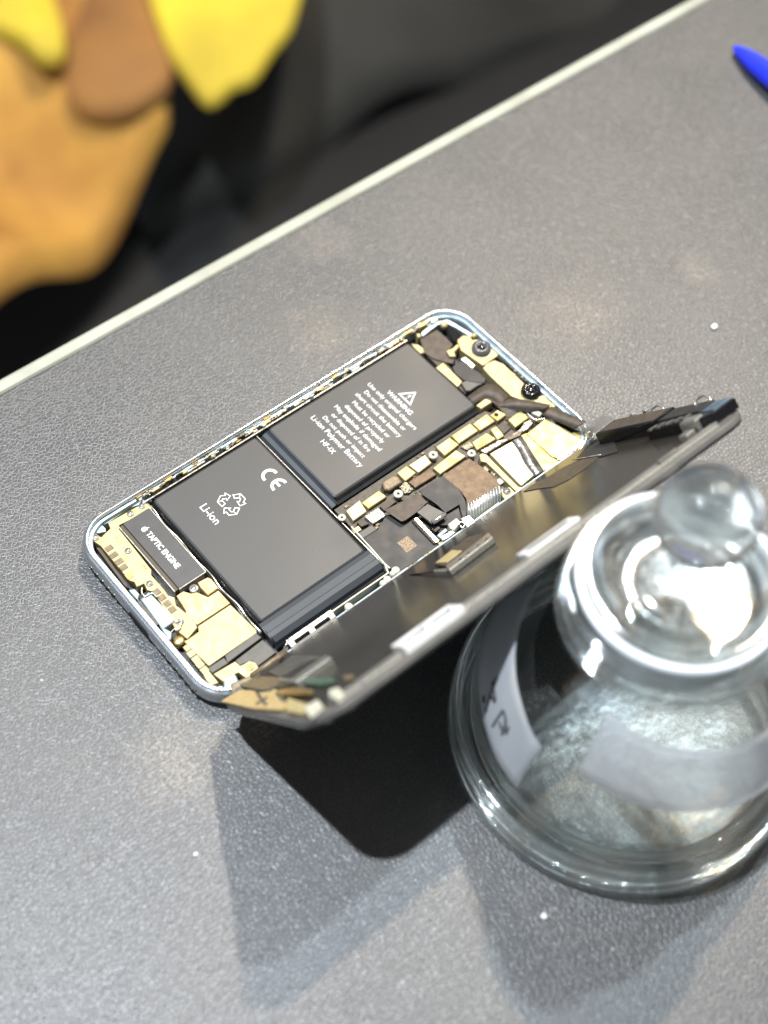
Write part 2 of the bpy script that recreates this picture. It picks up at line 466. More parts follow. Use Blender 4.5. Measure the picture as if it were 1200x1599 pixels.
def smooth_path(pts, n=6):
    pts = [Vector(p) for p in pts]
    out = []
    for i in range(len(pts) - 1):
        p0, p1, p2, p3 = pts[max(i - 1, 0)], pts[i], pts[i + 1], pts[min(i + 2, len(pts) - 1)]
        for k in range(n):
            t = k / n
            out.append(.5 * ((2 * p1) + (-p0 + p2) * t + (2 * p0 - 5 * p1 + 4 * p2 - p3) * t * t + (-p0 + 3 * p1 - 3 * p2 + p3) * t ** 3))
    out.append(pts[-1])
    return out
def ribbon(name, left, right, thick, mat, parent=None, n=8):
    """curved flexible strip between two paths in space"""
    a, b = smooth_path(left, n), smooth_path(right, n)
    bm = bmesh.new()
    top = []; bot = []
    for p, q in zip(a, b):
        top.append((bm.verts.new(V(p)), bm.verts.new(V(q))))
    for i, (p, q) in enumerate(zip(a, b)):
        t = (a[min(i + 1, len(a) - 1)] - a[max(i - 1, 0)])
        nn = t.cross(q - p).normalized() * thick
        bot.append((bm.verts.new(V(p + nn)), bm.verts.new(V(q + nn))))
    for i in range(len(a) - 1):
        bm.faces.new((top[i][0], top[i][1], top[i + 1][1], top[i + 1][0]))
        bm.faces.new((bot[i][0], bot[i + 1][0], bot[i + 1][1], bot[i][1]))
        bm.faces.new((top[i][0], top[i + 1][0], bot[i + 1][0], bot[i][0]))
        bm.faces.new((top[i][1], bot[i][1], bot[i + 1][1], top[i + 1][1]))
    bm.faces.new((top[0][0], bot[0][0], bot[0][1], top[0][1]))
    bm.faces.new((top[-1][0], top[-1][1], bot[-1][1], bot[-1][0]))
    return from_bm(name, bm, mat, parent, True)
def stroke_into(bm, pts, w, z0, z1, fn=None, closed=False):
    """flat line of width w through pts, mitred where it turns"""
    pts = [Vector(p[:2]) for p in pts]
    fn = fn or (lambda p: p)
    n = len(pts)
    cols = []
    for i, b in enumerate(pts):
        a = pts[i - 1] if (i or closed) else None
        c = pts[(i + 1) % n] if (i < n - 1 or closed) else None
        d1 = (b - a).normalized() if a is not None else (c - b).normalized()
        d2 = (c - b).normalized() if c is not None else d1
        n1 = Vector((-d1.y, d1.x)); n2 = Vector((-d2.y, d2.x))
        q = (n1 + n2) / max(.6, 1 + n1.dot(n2)) * w / 2
        cols.append([bm.verts.new(V(fn((v.x, v.y, z)))) for v, z in ((b - q, z0), (b + q, z0), (b + q, z1), (b - q, z1))])
    prs = list(zip(cols, cols[1:])) + ([(cols[-1], cols[0])] if closed else [])
    for a, b in prs:
        for k in range(4): bm.faces.new((a[k], a[(k + 1) % 4], b[(k + 1) % 4], b[k]))
    if not closed: bm.faces.new(cols[0]); bm.faces.new(cols[-1][::-1])
def text_obj(name, s, x, ymid, length, z, mat, parent, bold=0.0, height=None):
    cu = bpy.data.curves.new(name, 'FONT')
    cu.body = s; cu.size = 1; cu.extrude = 0; cu.offset = bold; cu.resolution_u = 3
    tmp = bpy.data.objects.new('tmp_text', cu)
    COL.objects.link(tmp)
    dg = bpy.context.evaluated_depsgraph_get(); dg.update()
    me = bpy.data.meshes.new_from_object(tmp.evaluated_get(dg))
    bpy.data.objects.remove(tmp); bpy.data.curves.remove(cu)
    xs = [v.co.x for v in me.vertices]; ys = [v.co.y for v in me.vertices]
    k = length / (max(xs) - min(xs)); cx = (max(xs) + min(xs)) / 2
    ky = k if height is None else height / (max(ys) - min(ys))
    ym = .35
    for v in me.vertices:
        a, b = (v.co.x - cx) * k, (v.co.y - ym) * ky
        v.co = V((x + b, ymid - a, z))          # reads towards -y, letters' tops towards +x
    me.name = name
    return link(name, me, mat, parent)

def tag(o, label, cat, group=None):
    o['label'] = label; o['category'] = cat
    if group: o['group'] = group
    return o
def struct(o): o['kind'] = 'structure'; return o
def thing(name, loc, label, cat, group=None):
    o = bpy.data.objects.new(name, None); COL.objects.link(o)
    o.location = V(loc); o.empty_display_size = .02
    return tag(o, label, cat, group)

# ================================================================== SETTING
bm = bmesh.new()
def wave(x, y): return -640
N = 2
vs = [bm.verts.new(V(p)) for p in ((-3000, -2500, -730), (3500, -2500, -730), (3500, 3500, -730), (-3000, 3500, -730))]
bm.faces.new(vs)
struct(from_bm('floor', bm, 'floor'))

table = thing('table', (0, 0, 0), 'dark grey leatherette workbench with a pale trim strip along its far edge', 'table')
prism('table_top', [(-900, -700), (900, -700), (900, 93.6), (-900, 93.6)], -28, 0, 'leather', table, bev=0)
def trim_prof():
    bm = bmesh.new()
    prof = [(93.75, -30), (93.75, .15), (94.3, .9), (97.6, .9), (98.9, .1), (99.2, -1.4), (99.2, -30)]
    a = [bm.verts.new(V((-900, y, z))) for y, z in prof]
    b = [bm.verts.new(V((900, y, z))) for y, z in prof]
    n = len(prof)
    for i in range(n):
        j = (i + 1) % n
        bm.faces.new((a[i], a[j], b[j], b[i]))
    bm.faces.new(a); bm.faces.new(b[::-1])
    return bm
from_bm('edge_trim', trim_prof(), 'trim', table)
for lx, ly in ((-860, 60), (860, 60), (-860, -660), (860, -660)):
    prism('leg', [(lx - 25, ly - 25), (lx + 25, ly - 25), (lx + 25, ly + 25), (lx - 25, ly + 25)], -729, -28.5, 'underside', table, bev=0)

# cloth heaps seen past the table edge (far out of focus)
def cloth(name, outline, z, amp, mat, label, cat, seed, lift=40, hem=40):
    """a rumpled sheet over an outline with real depth and a hem that hangs down"""
    rnd = random.Random(seed)
    bm = bmesh.new()
    pts = [Vector((p[0], p[1], 0)) for p in outline]
    c = sum(pts, Vector()) / len(pts)
    n = len(pts)
    dense = smooth_path(pts + [pts[0]], 6)[:-1]
    ph = [rnd.uniform(0, 6.28) for _ in range(6)]
    def h(p, t):
        x, y = p.x * .009, p.y * .009
        return z + lift * (1 - t * t) + amp * (math.sin(x * 1.3 + y * .6 + ph[0]) + .6 * math.sin(y * 2.1 - x * .9 + ph[1]) + .35 * math.sin(3.1 * x + 1.7 * y + ph[2]))
    rings = []
    for k in range(9):
        t = 1 - k / 9
        rings.append([bm.verts.new(V((*(c + (p - c) * t).xy, h(c + (p - c) * t, t)))) for p in dense])
    cen = bm.verts.new(V((c.x, c.y, h(c, 0))))
    hem = [bm.verts.new(V((p.x, p.y, h(p, 1) - hem))) for p in dense]
    rings.insert(0, hem)
    m_ = len(dense)
    for a, b in zip(rings, rings[1:]):
        for i in range(m_):
            bm.faces.new((a[i], a[(i + 1) % m_], b[(i + 1) % m_], b[i]))
    for i in range(m_): bm.faces.new((rings[-1][i], rings[-1][(i + 1) % m_], cen))
    o = from_bm(name, bm, mat, None, True)
    return tag(o, label, cat)
def far(pts, z): return [at('P', x, y, z) for x, y in pts]
cloth('dark_cloth', far([(230, 330), (380, 262), (560, 165), (760, 70), (1000, -90), (700, -380), (300, -120), (200, 60), (190, 240)], -690), -690, 30, 'darkcloth',
      'rumpled dark cloth lying far below the table beyond its pale edge', 'cloth', 3, lift=30, hem=35)
cloth('orange_jacket', far([(-160, 570), (-20, 450), (60, 378), (150, 280), (235, 200), (262, 165), (255, 100), (240, 30), (215, -120), (0, -260), (-300, -100), (-320, 300)], -560), -560, 46, 'orange',
      'blurred orange folded jacket heaped beyond the far left of the table', 'jacket', 5, lift=45, hem=40)
cloth('brown_fold_piece', far([(60, -160), (110, -20), (95, 60), (110, 130), (190, 150), (262, 120), (268, 60), (262, -20), (250, -160)], -520), -520, 14, 'brown',  # made-up piece, its brown stands in for shading on the jacket
      'made-up brown bag lying between the orange jacket and the yellow cloth', 'infill', 12, lift=14, hem=15)
cloth('ochre_cloth', far([(-60, -120), (-60, 10), (20, 50), (62, 82), (98, 72), (92, 20), (60, -40)], -505), -505, 8, 'yellow',
      'ochre yellow cloth at the upper left corner on top of the orange jacket', 'cloth', 14, lift=10, hem=15)
cloth('yellow_cloth', far([(235, -10), (262, 60), (292, 110), (322, 150), (348, 138), (362, 122), (395, 108), (425, 66), (462, 10), (470, -120), (330, -200), (225, -100)], -500), -500, 5, 'yellow',
      'bright yellow cloth lying beside the orange jacket beyond the table', 'cloth', 8, lift=8, hem=12)

# ================================================================== PHONE
phone = thing('smartphone', (0, 0, 0), 'opened silver smartphone lying on the leatherette with its display swung up', 'smartphone')
Lx, Wy = 71.8, 35.45
def rr(off, r=11.5, n=14):
    x, y = Lx - off, Wy - off
    return rpoly(-x, -y, x, y, max(r - off, .5), n)
def sweep(name, prof, mat, parent, smooth=True, closed=True):
    """profile (offset inward, z) swept round the phone's outline"""
    bm = bmesh.new()
    rings = []
    for off, z in prof:
        rings.append([bm.verts.new(V((x, y, z))) for x, y in rr(off)])
    n = len(rings[0])
    prs = list(zip(rings, rings[1:]))
    if closed: prs.append((rings[-1], rings[0]))
    for a, b in prs:
        for i in range(n):
            j = (i + 1) % n
            bm.faces.new((a[i], a[j], b[j], b[i]))
    o = from_bm(name, bm, mat, parent, smooth)
    return o
frame = sweep('frame', [(2.2, .05), (1.1, .5), (.35, 1.5), (.05, 2.8), (0, 3.9), (.08, 5.0), (.4, 6.2), (.85, 6.95), (1.15, 7.2), (1.15, 7.55), (1.9, 7.6), (1.95, 7.4), (1.98, 6.2), (2.0, 2.0), (2.6, 1.6)], 'frame', phone)
frame['label'] = 'polished silver band round the phone'
prism('back_glass', rr(2.3), .02, .45, 'glass_front', phone, bev=0)
prism('back_plate', rr(2.1), .9, 1.6, 'floor_in', phone, bev=0)
sweep('inner_ledge', [(2.05, 1.7), (2.05, 6.1), (2.9, 6.0), (3.1, 5.2), (3.15, 1.7)], 'frame_in', phone, smooth=False)
# speaker and microphone holes in the bottom side
def hole(x, y, z, r=.55):
    bm = bmesh.new()
    fn = lambda p: (x + p[2], y + p[0], z + p[1])
    lathe_into(bm, [(0, .25), (r, .25), (r, -.25), (0, -.25)], 0, 0, 12, False, lambda p: fn(p))
    o = from_bm('speaker_hole', bm, 'hole', phone)
    bm = bmesh.new()
    lathe_into(bm, [(r + .05, -.3), (r + .05, .0), (r + .22, .0), (r + .22, -.3)], 0, 0, 12, True, lambda p: (x - .12 - p[2] * .3, y + p[0], z + p[1]))
    from_bm('hole_glint_ring', bm, 'silver', o)  # silver ring added to stand for the glint at each hole
for y in (23, 20.2, 17.4, 14.6, 11.8): hole(-71.75, y, 3.6)
for y in (-11.8, -14.6, -17.4, -20.2, -23, -25.6): hole(-71.75, y, 3.6)
# charging port mouth (dark slot in the bottom side)
prism('charging_port', rpoly(-4.6, -1.3, 4.6, 1.3, 1.2), -.35, .35, 'hole', phone, 0, fn=lambda p: (-71.72 + p[2] * .6, p[0] - 0, 3.7 + p[1]))
# antenna break lines
for x in (-60.5, 61.5):
    rbox('antenna_line', x - .5, 35.38, x + .5, 35.5, 1.8, 6.0, 'paint_white', phone, r=.05, bev=0)

# ---- batteries
def battery(name, x0, y0, x1, y1, zt, label, fold_side):
    o = prism(name, rpoly(x0, y0, x1, y1, 1.4, 6), 1.8, zt, 'battery', phone, bev=.8)
    for p in o.data.polygons: p.use_smooth = False
    o['label'] = label
    return o
bat1 = battery('battery_cell', -46.4, -21.2, -9.3, 30.3, 5.8, 'black battery cell printed with a recycling mark and CE', 'y')
bat2 = battery('battery_cell', -5.3, -1.8, 49.9, 30.3, 5.8, 'black battery cell printed with warning text', 'x')
# folded pouch flaps
def wedge(name, prof, a0, a1, axis, mat, parent, tw=0):
    bm = bmesh.new()
    def q(s, h, a): return V((a, s, h)) if axis == 'y' else V((s, a, h))
    nseg = 1
    rings = []
    for i in range(nseg + 1):
        a = a0 + (a1 - a0) * i / nseg
        w = 0
        rings.append([bm.verts.new(q(s, h + w * (1 if 0 < k < len(prof) - 1 else 0), a)) for k, (s, h) in enumerate(prof)])
    for r0, r1 in zip(rings, rings[1:]):
        for k in range(len(prof) - 1): bm.faces.new((r0[k], r0[k + 1], r1[k + 1], r1[k]))
        bm.faces.new((r0[-1], r0[0], r1[0], r1[-1]))
    bm.faces.new(rings[0]); bm.faces.new(rings[-1][::-1])
    return from_bm(name, bm, mat, parent)
wedge('pouch_flap', [(-21.0, 1.8), (-21.0, 5.35), (-22.2, 5.0), (-24.2, 4.7), (-24.5, 5.0), (-26.0, 4.8), (-27.6, 4.1), (-28.3, 2.6), (-28.3, 1.8)], -47.0, -8.4, 'y', 'pouch_fold', bat1, 1)
wedge('pouch_flap', [(-5.2, 1.8), (-5.2, 5.3), (-5.9, 4.8), (-7.2, 4.4), (-8.0, 3.6), (-8.3, 1.8)], -3.2, 29.9, 'x', 'pouch_fold', bat2, 1)
wedge('pouch_edge', [(-1.75, 1.8), (-1.75, 5.0), (-2.3, 4.4), (-3.2, 4.1), (-3.3, 1.8)], -5.2, 49.6, 'y', 'blackfoil', bat2, 0)
wedge('pouch_edge', [(-46.5, 1.8), (-46.5, 4.9), (-47.1, 4.3), (-47.3, 1.8)], -27.5, 29.9, 'x', 'blackfoil', bat1, 0)
# printing
zt = 5.83
rows = [('Use only original chargers', 29.6, 22.0), ('Do not disassemble or', 26.8, 18.6), ('short circuit the battery', 24.2, 20.6), ('Must be recycled or', 21.4, 16.8),
        ('disposed of properly', 18.8, 17.6), ('May explode if damaged', 16.2, 21.0), ('or disposed of in fire', 13.6, 17.4), ('Do not push or impact', 10.9, 18.9),
        ('Li-ion Polymer Battery', 8.25, 23.2), ('HF-IX', 4.9, 5.7)]
for s, x, ln in rows: text_obj('print_line', s, x, 13.8, ln, zt, 'print', bat2, bold=-.006)
text_obj('print_line', 'WARNING', 32.2, 13.4, 11.0, zt, 'print', bat2, bold=0)
bm = bmesh.new()
stroke_into(bm, [(34.2, 16.0), (34.2, 10.9), (38.3, 13.45)], .5, 5.8, zt, None, True)
stroke_into(bm, [(35.5, 13.45), (36.7, 13.45)], .4, 5.8, zt)
stroke_into(bm, [(34.75, 13.45), (34.95, 13.45)], .4, 5.8, zt)
from_bm('warning_triangle', bm, 'print', bat2)
text_obj('print_line', 'Li-ion', -36.1, 15.9, 7.6, zt, 'print', bat1, bold=0)
bm = bmesh.new()       # CE mark, reads towards -y
def arc(cx, cy, r, a0, a1, n=14): return [(cx + r * math.cos(math.radians(a0 + (a1 - a0) * i / n)), cy + r * math.sin(math.radians(a0 + (a1 - a0) * i / n))) for i in range(n + 1)]
stroke_into(bm, arc(-14.9, 16.0, 2.1, -8, 188), .85, 5.8, zt)
stroke_into(bm, arc(-14.9, 11.6, 2.1, -8, 188), .85, 5.8, zt)
stroke_into(bm, [(-14.9, 13.25), (-14.9, 11.4)], .75, 5.8, zt + .004)
from_bm('approval_mark', bm, 'print', bat1)
bm = bmesh.new()       # three chasing outlined arrows
cx, cy = -29.3, 15.2
for k in range(3):
    ro = math.radians(120 * k)
    def T(p):
        # local: u right, v up -> reading direction -y, up +x
        u, v = p
        u, v = u * math.cos(ro) - v * math.sin(ro), u * math.sin(ro) + v * math.cos(ro)
        return (cx + 1.13 * v, cy - 1.13 * u)
    shape = [(-1.8, 1.8), (-.9, 3.5), (1.05, 3.5), (1.65, 2.45), (2.3, 2.8), (1.95, 1.2), (.3, 1.4), (.85, 1.75), (.35, 2.6), (-.1, 2.6), (-.75, 1.45)]
    stroke_into(bm, [T(p) for p in shape], .26, 5.8, zt, None, True)
    stroke_into(bm, [T((-.15, 2.5)), T((-.85, 3.4))], .2, 5.8, zt + .004)
from_bm('recycling_mark', bm, 'print', bat1)

# wavy cable / foil edge between motor bay and lower battery
rnd = random.Random(2)
tube('antenna_cable', smooth_path([(-47.9 + .25 * math.sin(k * 1.7), 30.8 - k * 3.6, 5.0 + .2 * math.sin(k * 2.3)) for k in range(16)], 4), .26, 'silver', phone)
tube('antenna_cable', smooth_path([(-48.35 + .2 * math.sin(k * 1.7 + 1), 30.3 - k * 3.6, 4.6 + .2 * math.sin(k * 2.3)) for k in range(16)], 4), .3, 'blackfoil', phone)
# black gap lips between the two batteries
prism('divider', [(-9.0, 30.4), (-8.75, 30.4), (-8.0, -27), (-8.25, -27)], 1.8, 5.0, 'silver', phone, bev=.05)

# ---- vibration motor
mot = rbox('vibration_motor', -57.4, 1.4, -48.6, 28.5, 1.8, 5.8, 'motor', phone, r=.35, bev=.1)
prism('motor_side', [(-58.7, 1.4), (-57.45, 1.4), (-57.45, 28.5), (-58.7, 28.5)], 1.8, 5.5, 'motor_side', mot, bev=.1)
bm = bmesh.new()
for a, b in (((-57.4, 1.25), (-48.5, 1.25)), ((-48.45, 1.25), (-48.45, 28.6)), ((-58.8, 28.4), (-58.8, 1.3))):
    stroke_into(bm, [a, b], .22, 1.8, 5.75)
from_bm('motor_rim', bm, 'silver', mot)
text_obj('print_line', 'TAPTIC ENGINE', -53.5, 14.35, 14.6, 5.83, 'print', mot, bold=.02, height=1.75)
bm = bmesh.new()       # small fruit emblem before the words
def blob(cx, cy, pts, z0=5.8, z1=5.83): prism_into(bm, [(cx + v, cy - u) for u, v in pts], z0, z1, 0)
ap = [(0, .62), (.28, .74), (.58, .66), (.74, .42), (.56, .25), (.5, 0), (.6, -.26), (.78, -.36), (.62, -.7), (.36, -.92), (.14, -.84), (0, -.8), (-.14, -.84), (-.36, -.92), (-.62, -.68), (-.8, -.2), (-.76, .3), (-.5, .66), (-.22, .74)]
blob(-53.65, 23.2, ap)
blob(-53.65, 23.2, [(.0, .82), (.04, 1.15), (.34, 1.42), (.36, 1.1), (.2, .88)])
from_bm('emblem', bm, 'print', mot)

# ---- bottom bay plates
A = 'A'; C_ = 'C'
def A2C(pts): return [(x - 400, y - 880) for x, y in pts]
plate = cprism('antenna_plate', C_, A2C([(275, 545), (500, 420), (552, 440), (548, 458), (345, 560), (345, 585), (545, 838), (545, 872), (625, 962), (652, 1000), (690, 1012), (700, 1060), (750, 1100), (772, 1118), (808, 1140), (832, 1200), (772, 1270), (700, 1215), (615, 1062), (556, 975), (520, 965), (500, 925), (455, 945), (440, 915), (408, 905), (230, 690), (180, 655), (172, 630), (200, 612), (232, 636), (268, 600), (290, 580)]), 5.2, 'cream', phone)
for k, x, y in ((A, 197, 638), (A, 415, 488), (A, 400, 720), (A, 487, 440), (A, 535, 925), (A, 728, 1165)):
    p = at(k, x, y, 5.3)
    lathe('screw', [(0, 5.62), (.35, 5.62), (.4, 5.5), (.85, 5.55), (1.0, 5.4), (1.0, 4.9), (0, 4.9)], p.x, p.y, 'silver', plate, seg=20)
def pads(k, pts, size, mat, z=5.35, parent=None, ang=None):
    for x, y in pts:
        p = at(k, x, y, z)
        w, h = size
        rbox('contact_pad', p.x - w / 2, p.y - h / 2, p.x + w / 2, p.y + h / 2, z - .6, z, mat, parent, r=.15, bev=.06)
pads(A, [(282, 702), (312, 745), (345, 785), (372, 822)], (2.2, 1.7), 'padbrown', 5.4, plate)
pads(A, [(408, 875)], (2.0, 1.9), 'goldpad', 5.4, plate)
pads(C_, [(180, 95), (213, 130), (245, 168), (276, 206)], (1.9, 1.9), 'padbrown', 5.4, plate)
pads(C_, [(395, 482), (425, 518), (450, 550), (478, 585)], (2.0, 1.9), 'cream', 5.0, phone)
pads(C_, [(372, 445)], (1.8, 1.8), 'cream', 5.0, phone)
p = at(C_, 318, 400, 5)
lathe('antenna_spring', [(0, 5.2), (1.2, 5.2), (1.5, 4.9), (1.5, 3), (0, 3)], p.x, p.y, 'goldpad', phone, seg=20)
# black gaps at the outer side of the pads
port = cprism('port_housing', C_, [(80, 145), (130, 95), (292, 262), (290, 280), (215, 330)], 5.6, 'paleblue', phone, bev=.3)
cprism('port_slot', C_, [(58, 160), (78, 152), (192, 297), (172, 312)], 5.75, 'greyflex', port, z0=4.0, bev=.05)
cprism('port_bracket', C_, [(5, 85), (40, 80), (70, 110), (60, 140), (165, 300), (190, 310), (235, 330), (275, 350), (265, 395), (238, 390)], 5.3, 'paleblue', port, z0=3.0)
tube('port_spring', smooth_path([at(C_, x, y, 5.9) for x, y in ((90, 70), (85, 100), (110, 125), (150, 105), (180, 130))], 5), .22, 'silver', port)
tube('port_spring', smooth_path([at(C_, x, y, 5.9) for x, y in ((285, 270), (310, 285), (335, 270), (320, 330), (290, 330), (270, 350))], 5), .22, 'silver', port)
spk = cprism('loudspeaker', C_, [(438, 312), (640, 177), (690, 225), (800, 335), (805, 352), (505, 560), (440, 495), (350, 405), (375, 395), (442, 345)], 5.3, 'cream', phone)
upper = cprism('speaker_cover', C_, [(303, 122), (345, 93), (395, 108), (432, 100), (500, 130), (565, 88), (638, 168), (432, 303), (408, 280), (362, 238), (362, 215)], 5.4, 'cream_warm', spk)
cprism('rubber_pad', C_, [(435, 38), (498, 5), (520, 15), (565, 72), (500, 118), (455, 72)], 5.9, 'cream_warm', phone, bev=.2)
p = at(C_, 412, 76, 5.5)
lathe('screw', [(0, 5.9), (.4, 5.9), (.5, 5.75), (1.1, 5.8), (1.35, 5.6), (1.35, 4.9), (0, 4.9)], p.x, p.y, 'silver', phone, seg=24)
cprism('foam_strip', C_, [(605, 495), (800, 352), (835, 382), (622, 540)], 5.2, 'greyflex', phone)
cprism('foam_strip', C_, [(500, 572), (600, 508), (626, 542), (525, 606)], 5.1, 'greyflex', phone)
cprism('grey_plate', C_, [(672, 525), (842, 395), (925, 475), (812, 560), (770, 528), (722, 545), (695, 557)], 4.6, 'greyflex', phone)
br = cprism('corner_bracket', C_, [(535, 610), (670, 532), (700, 560), (722, 550), (760, 528), (795, 540), (815, 570), (780, 612), (745, 640), (690, 600), (640, 620), (600, 660)], 5.3, 'cream', phone)
p = at(C_, 763, 570, 5.3)
lathe('screw', [(0, 5.6), (.3, 5.6), (.4, 5.45), (.9, 5.5), (1.1, 5.35), (1.1, 4.9), (0, 4.9)], p.x, p.y, 'cream', br, seg=20)
cprism('corner_plate', C_, [(468, 605), (505, 590), (545, 640), (565, 665), (520, 680), (490, 650)], 5.0, 'cream', phone)
cprism('foil_patch', C_, [(598, 645), (665, 603), (692, 655), (642, 702), (600, 692)], 6.0, 'paleblue', phone, bev=.4)
cprism('cable_clip', C_, [(545, 690), (590, 680), (600, 705), (580, 735), (545, 725)], 6.2, 'silver', phone, bev=.3)
# dark recess pieces along the bottom rim
for pts in ([(200, 700), (225, 700), (395, 930), (400, 955), (375, 935)],):
    cprism('microphone_mesh', A, pts, 4.6, 'brownflex', phone)
cprism('rim_bracket', A, [(262, 480), (340, 430), (372, 405), (352, 440), (330, 470), (270, 512)], 5.9, 'black', phone)
cprism('rim_liner', A, [(170, 610), (190, 570), (258, 500), (276, 520), (500, 385), (545, 380), (548, 408), (415, 450), (275, 545), (240, 560), (260, 580), (262, 600), (215, 610)], 4.9, 'frame_in', phone)
tube('rim_spring', smooth_path([at(A, x, y, 6.2) for x, y in ((285, 480), (310, 460), (330, 450), (345, 430))], 4), .2, 'silver', phone)

# ---- logic board
board = prism('logic_board', [(-6.8, -3.6), (51.5, -3.6), (54, -8), (54, -31), (-6.8, -32.2)], 1.8, 3.6, 'pcb', phone, bev=0)
H, D, B, Q = 'H', 'D', 'B', 'Q'
zs = 4.9
def shield(k, pts, z=zs, mat='shield', parent=board, bev=.3):
    return cprism('shield_can', k, pts, z, mat, parent, z0=3.6, bev=bev)
shield(H, [(3, 487), (110, 402), (165, 490), (60, 566)], mat='shield_white')
shield(H, [(125, 422), (258, 327), (322, 375), (180, 470)])
shield(H, [(402, 190), (475, 132), (552, 190), (467, 256)])
shield(H, [(495, 130), (620, 48), (672, 112), (572, 187)], mat='shield_white')
shield(H, [(490, 262), (662, 152), (712, 205), (545, 308)], mat='copper')
shield(H, [(682, 152), (862, 10), (942, 60), (742, 200)])
shield(B, [(485, 990), (570, 930), (630, 975), (540, 1045)])
shield(B, [(580, 920), (698, 842), (750, 888), (630, 968)])
shield(B, [(715, 845), (802, 782), (856, 828), (762, 888)])
shield(D, [(150, 520), (240, 460), (302, 500), (182, 570)], mat='shield')
shield(D, [(265, 440), (300, 418), (322, 440), (352, 480), (310, 507)])
shield(D, [(375, 380), (452, 322), (510, 365), (422, 427)], z=5.2)
g = shield(D, [(262, 352), (282, 338), (308, 318), (366, 348), (312, 388)], z=5.3)
p = at(D, 302, 350, 5.3)
lathe('screw_hole', [(0, 5.33), (.75, 5.33), (.75, 5.0), (0, 5.0)], p.x, p.y, 'hole', board, seg=20)
kb = cprism('antenna_mount', H, [(283, 270), (300, 250), (375, 203), (412, 215), (446, 262), (345, 326), (300, 320)], 5.6, 'padbrown', board, z0=3.6, bev=.5)
cprism('component_block', H, [(412, 292), (470, 255), (532, 318), (500, 350), (455, 350)], 4.4, 'glue', board, z0=3.6)
cprism('component_block', B, [(640, 990), (690, 955), (725, 985), (680, 1010)], 4.3, 'glue', board, z0=3.6)
cprism('component_block', D, [(310, 430), (345, 395), (395, 430), (350, 470)], 4.3, 'brownflex', board, z0=3.6)
# tiny soldered chips between the cans
rnd = random.Random(11)
bm = bmesh.new()
for _ in range(170):
    x = rnd.uniform(-5, 50); y = rnd.uniform(-30, -4.2)
    w, h = rnd.choice(((.5, .3), (.8, .45), (.35, .6), (1.1, .7)))
    prism_into(bm, [(x - w / 2, y - h / 2), (x + w / 2, y - h / 2), (x + w / 2, y + h / 2), (x - w / 2, y + h / 2)], 3.5, 3.75 + rnd.random() * .4, .05)
so = from_bm('soldered_chips', bm, 'padbrown', board); so['kind'] = 'stuff'
def post(k, x, y, r=1.25, z=5.8, mat='paint_white'):
    p = at(k, x, y, z)
    lathe('screw_post', [(0, z - .5), (r * .32, z - .5), (r * .36, z), (r * .6, z + .05), (r * .72, z - .12), (r, z - .05), (r * 1.05, z - .35), (r * .85, z - .7), (r * .85, 3.6), (0, 3.6)], p.x, p.y, mat, board, seg=28)
    lathe('post_socket', [(0, z - .2), (r * .30, z - .2), (r * .30, z - .45), (0, z - .45)], p.x, p.y, 'hole', board, seg=16)
for a in ((H, 412, 352, 1.35), (H, 685, 48, 1.35), (H, 985, 35, 1.25), (G_ := 'G', 697, 990, 1.15)): post(*a)
# stamped marks and dimples on the cans and plates
rnd = random.Random(31)
def dimples(parent, k, pts, z, r=.16, mat='padbrown'):
    bm = bmesh.new()
    for x, y in pts:
        p = at(k, x, y, z)
        prism_into(bm, rpoly(p.x - r, p.y - r, p.x + r, p.y + r, r * .8, 3), z - .2, z + .015, 0)
    return from_bm('stamped_marks', bm, mat, parent)
dimples(board, D, [(640 + i * 14, 460 + j * 13 + i * 6) for i in range(6) for j in range(4) if rnd.random() < .7], 5.6, .14)
dimples(board, D, [(440, 350), (452, 362), (430, 372), (460, 380), (200, 540), (215, 530), (232, 522)], 5.2, .16)
dimples(board, B, [(900, 905), (880, 930)], 4.9)
dimples(spk, C_, [(560, 260), (600, 300), (640, 340), (520, 420), (700, 260), (610, 400)], 5.3, .12, 'cream_warm')
dimples(plate, A, [(492, 815), (512, 832), (505, 820), (330, 640), (375, 700), (600, 930)], 5.2, .22)
# flex parts
cprism('flex_tail', H, [(268, 452), (368, 385), (398, 415), (302, 487)], 4.7, 'brownflex', board, z0=3.6)
comb = cprism('battery_connector', H, [(148, 532), (256, 465), (318, 522), (215, 588)], 5.0, 'silver', board, z0=3.6, bev=.2)
bm = bmesh.new()
for i in range(6):
    t = (i + .5) / 6
    a = at(H, 148 + (256 - 148) * t, 532 + (465 - 532) * t, 5.05)
    b = at(H, 175 + (283 - 175) * t, 555 + (488 - 555) * t, 5.05)
    stroke_into(bm, [a, b], .35, 4.9, 5.25)
from_bm('connector_pins', bm, 'paint_white', comb)
cprism('connector_cap', H, [(88, 576), (138, 548), (182, 590), (122, 612)], 5.0, 'brownflex', board, z0=3.6)
cprism('shield_tab', H, [(48, 636), (100, 604), (126, 636), (70, 666)], 5.0, 'shield', board, z0=3.6)
cprism('battery_flex', H, [(82, 668), (205, 592), (250, 635), (132, 708)], 4.8, 'greyflex', board, z0=3.6, bev=.3)
lower = cprism('cover_plate', H, [(142, 702), (250, 632), (320, 515), (545, 530), (735, 755), (430, 960), (340, 940)], 4.6, 'darkflex', board, z0=3.6)
cprism('tan_sticker', H, [(402, 738), (485, 684), (562, 760), (478, 815)], 4.66, 'sticker', lower, z0=4.6, bev=0)
bm = bmesh.new()
stroke_into(bm, cp(H, [(432, 968), (735, 770)], 4.9), .45, 3.6, 4.9)
stroke_into(bm, cp(H, [(135, 712), (245, 850), (345, 935)], 4.9), .42, 3.6, 4.9)
stroke_into(bm, cp(H, [(600, 870), (690, 812)], 4.7), .5, 3.6, 4.7)
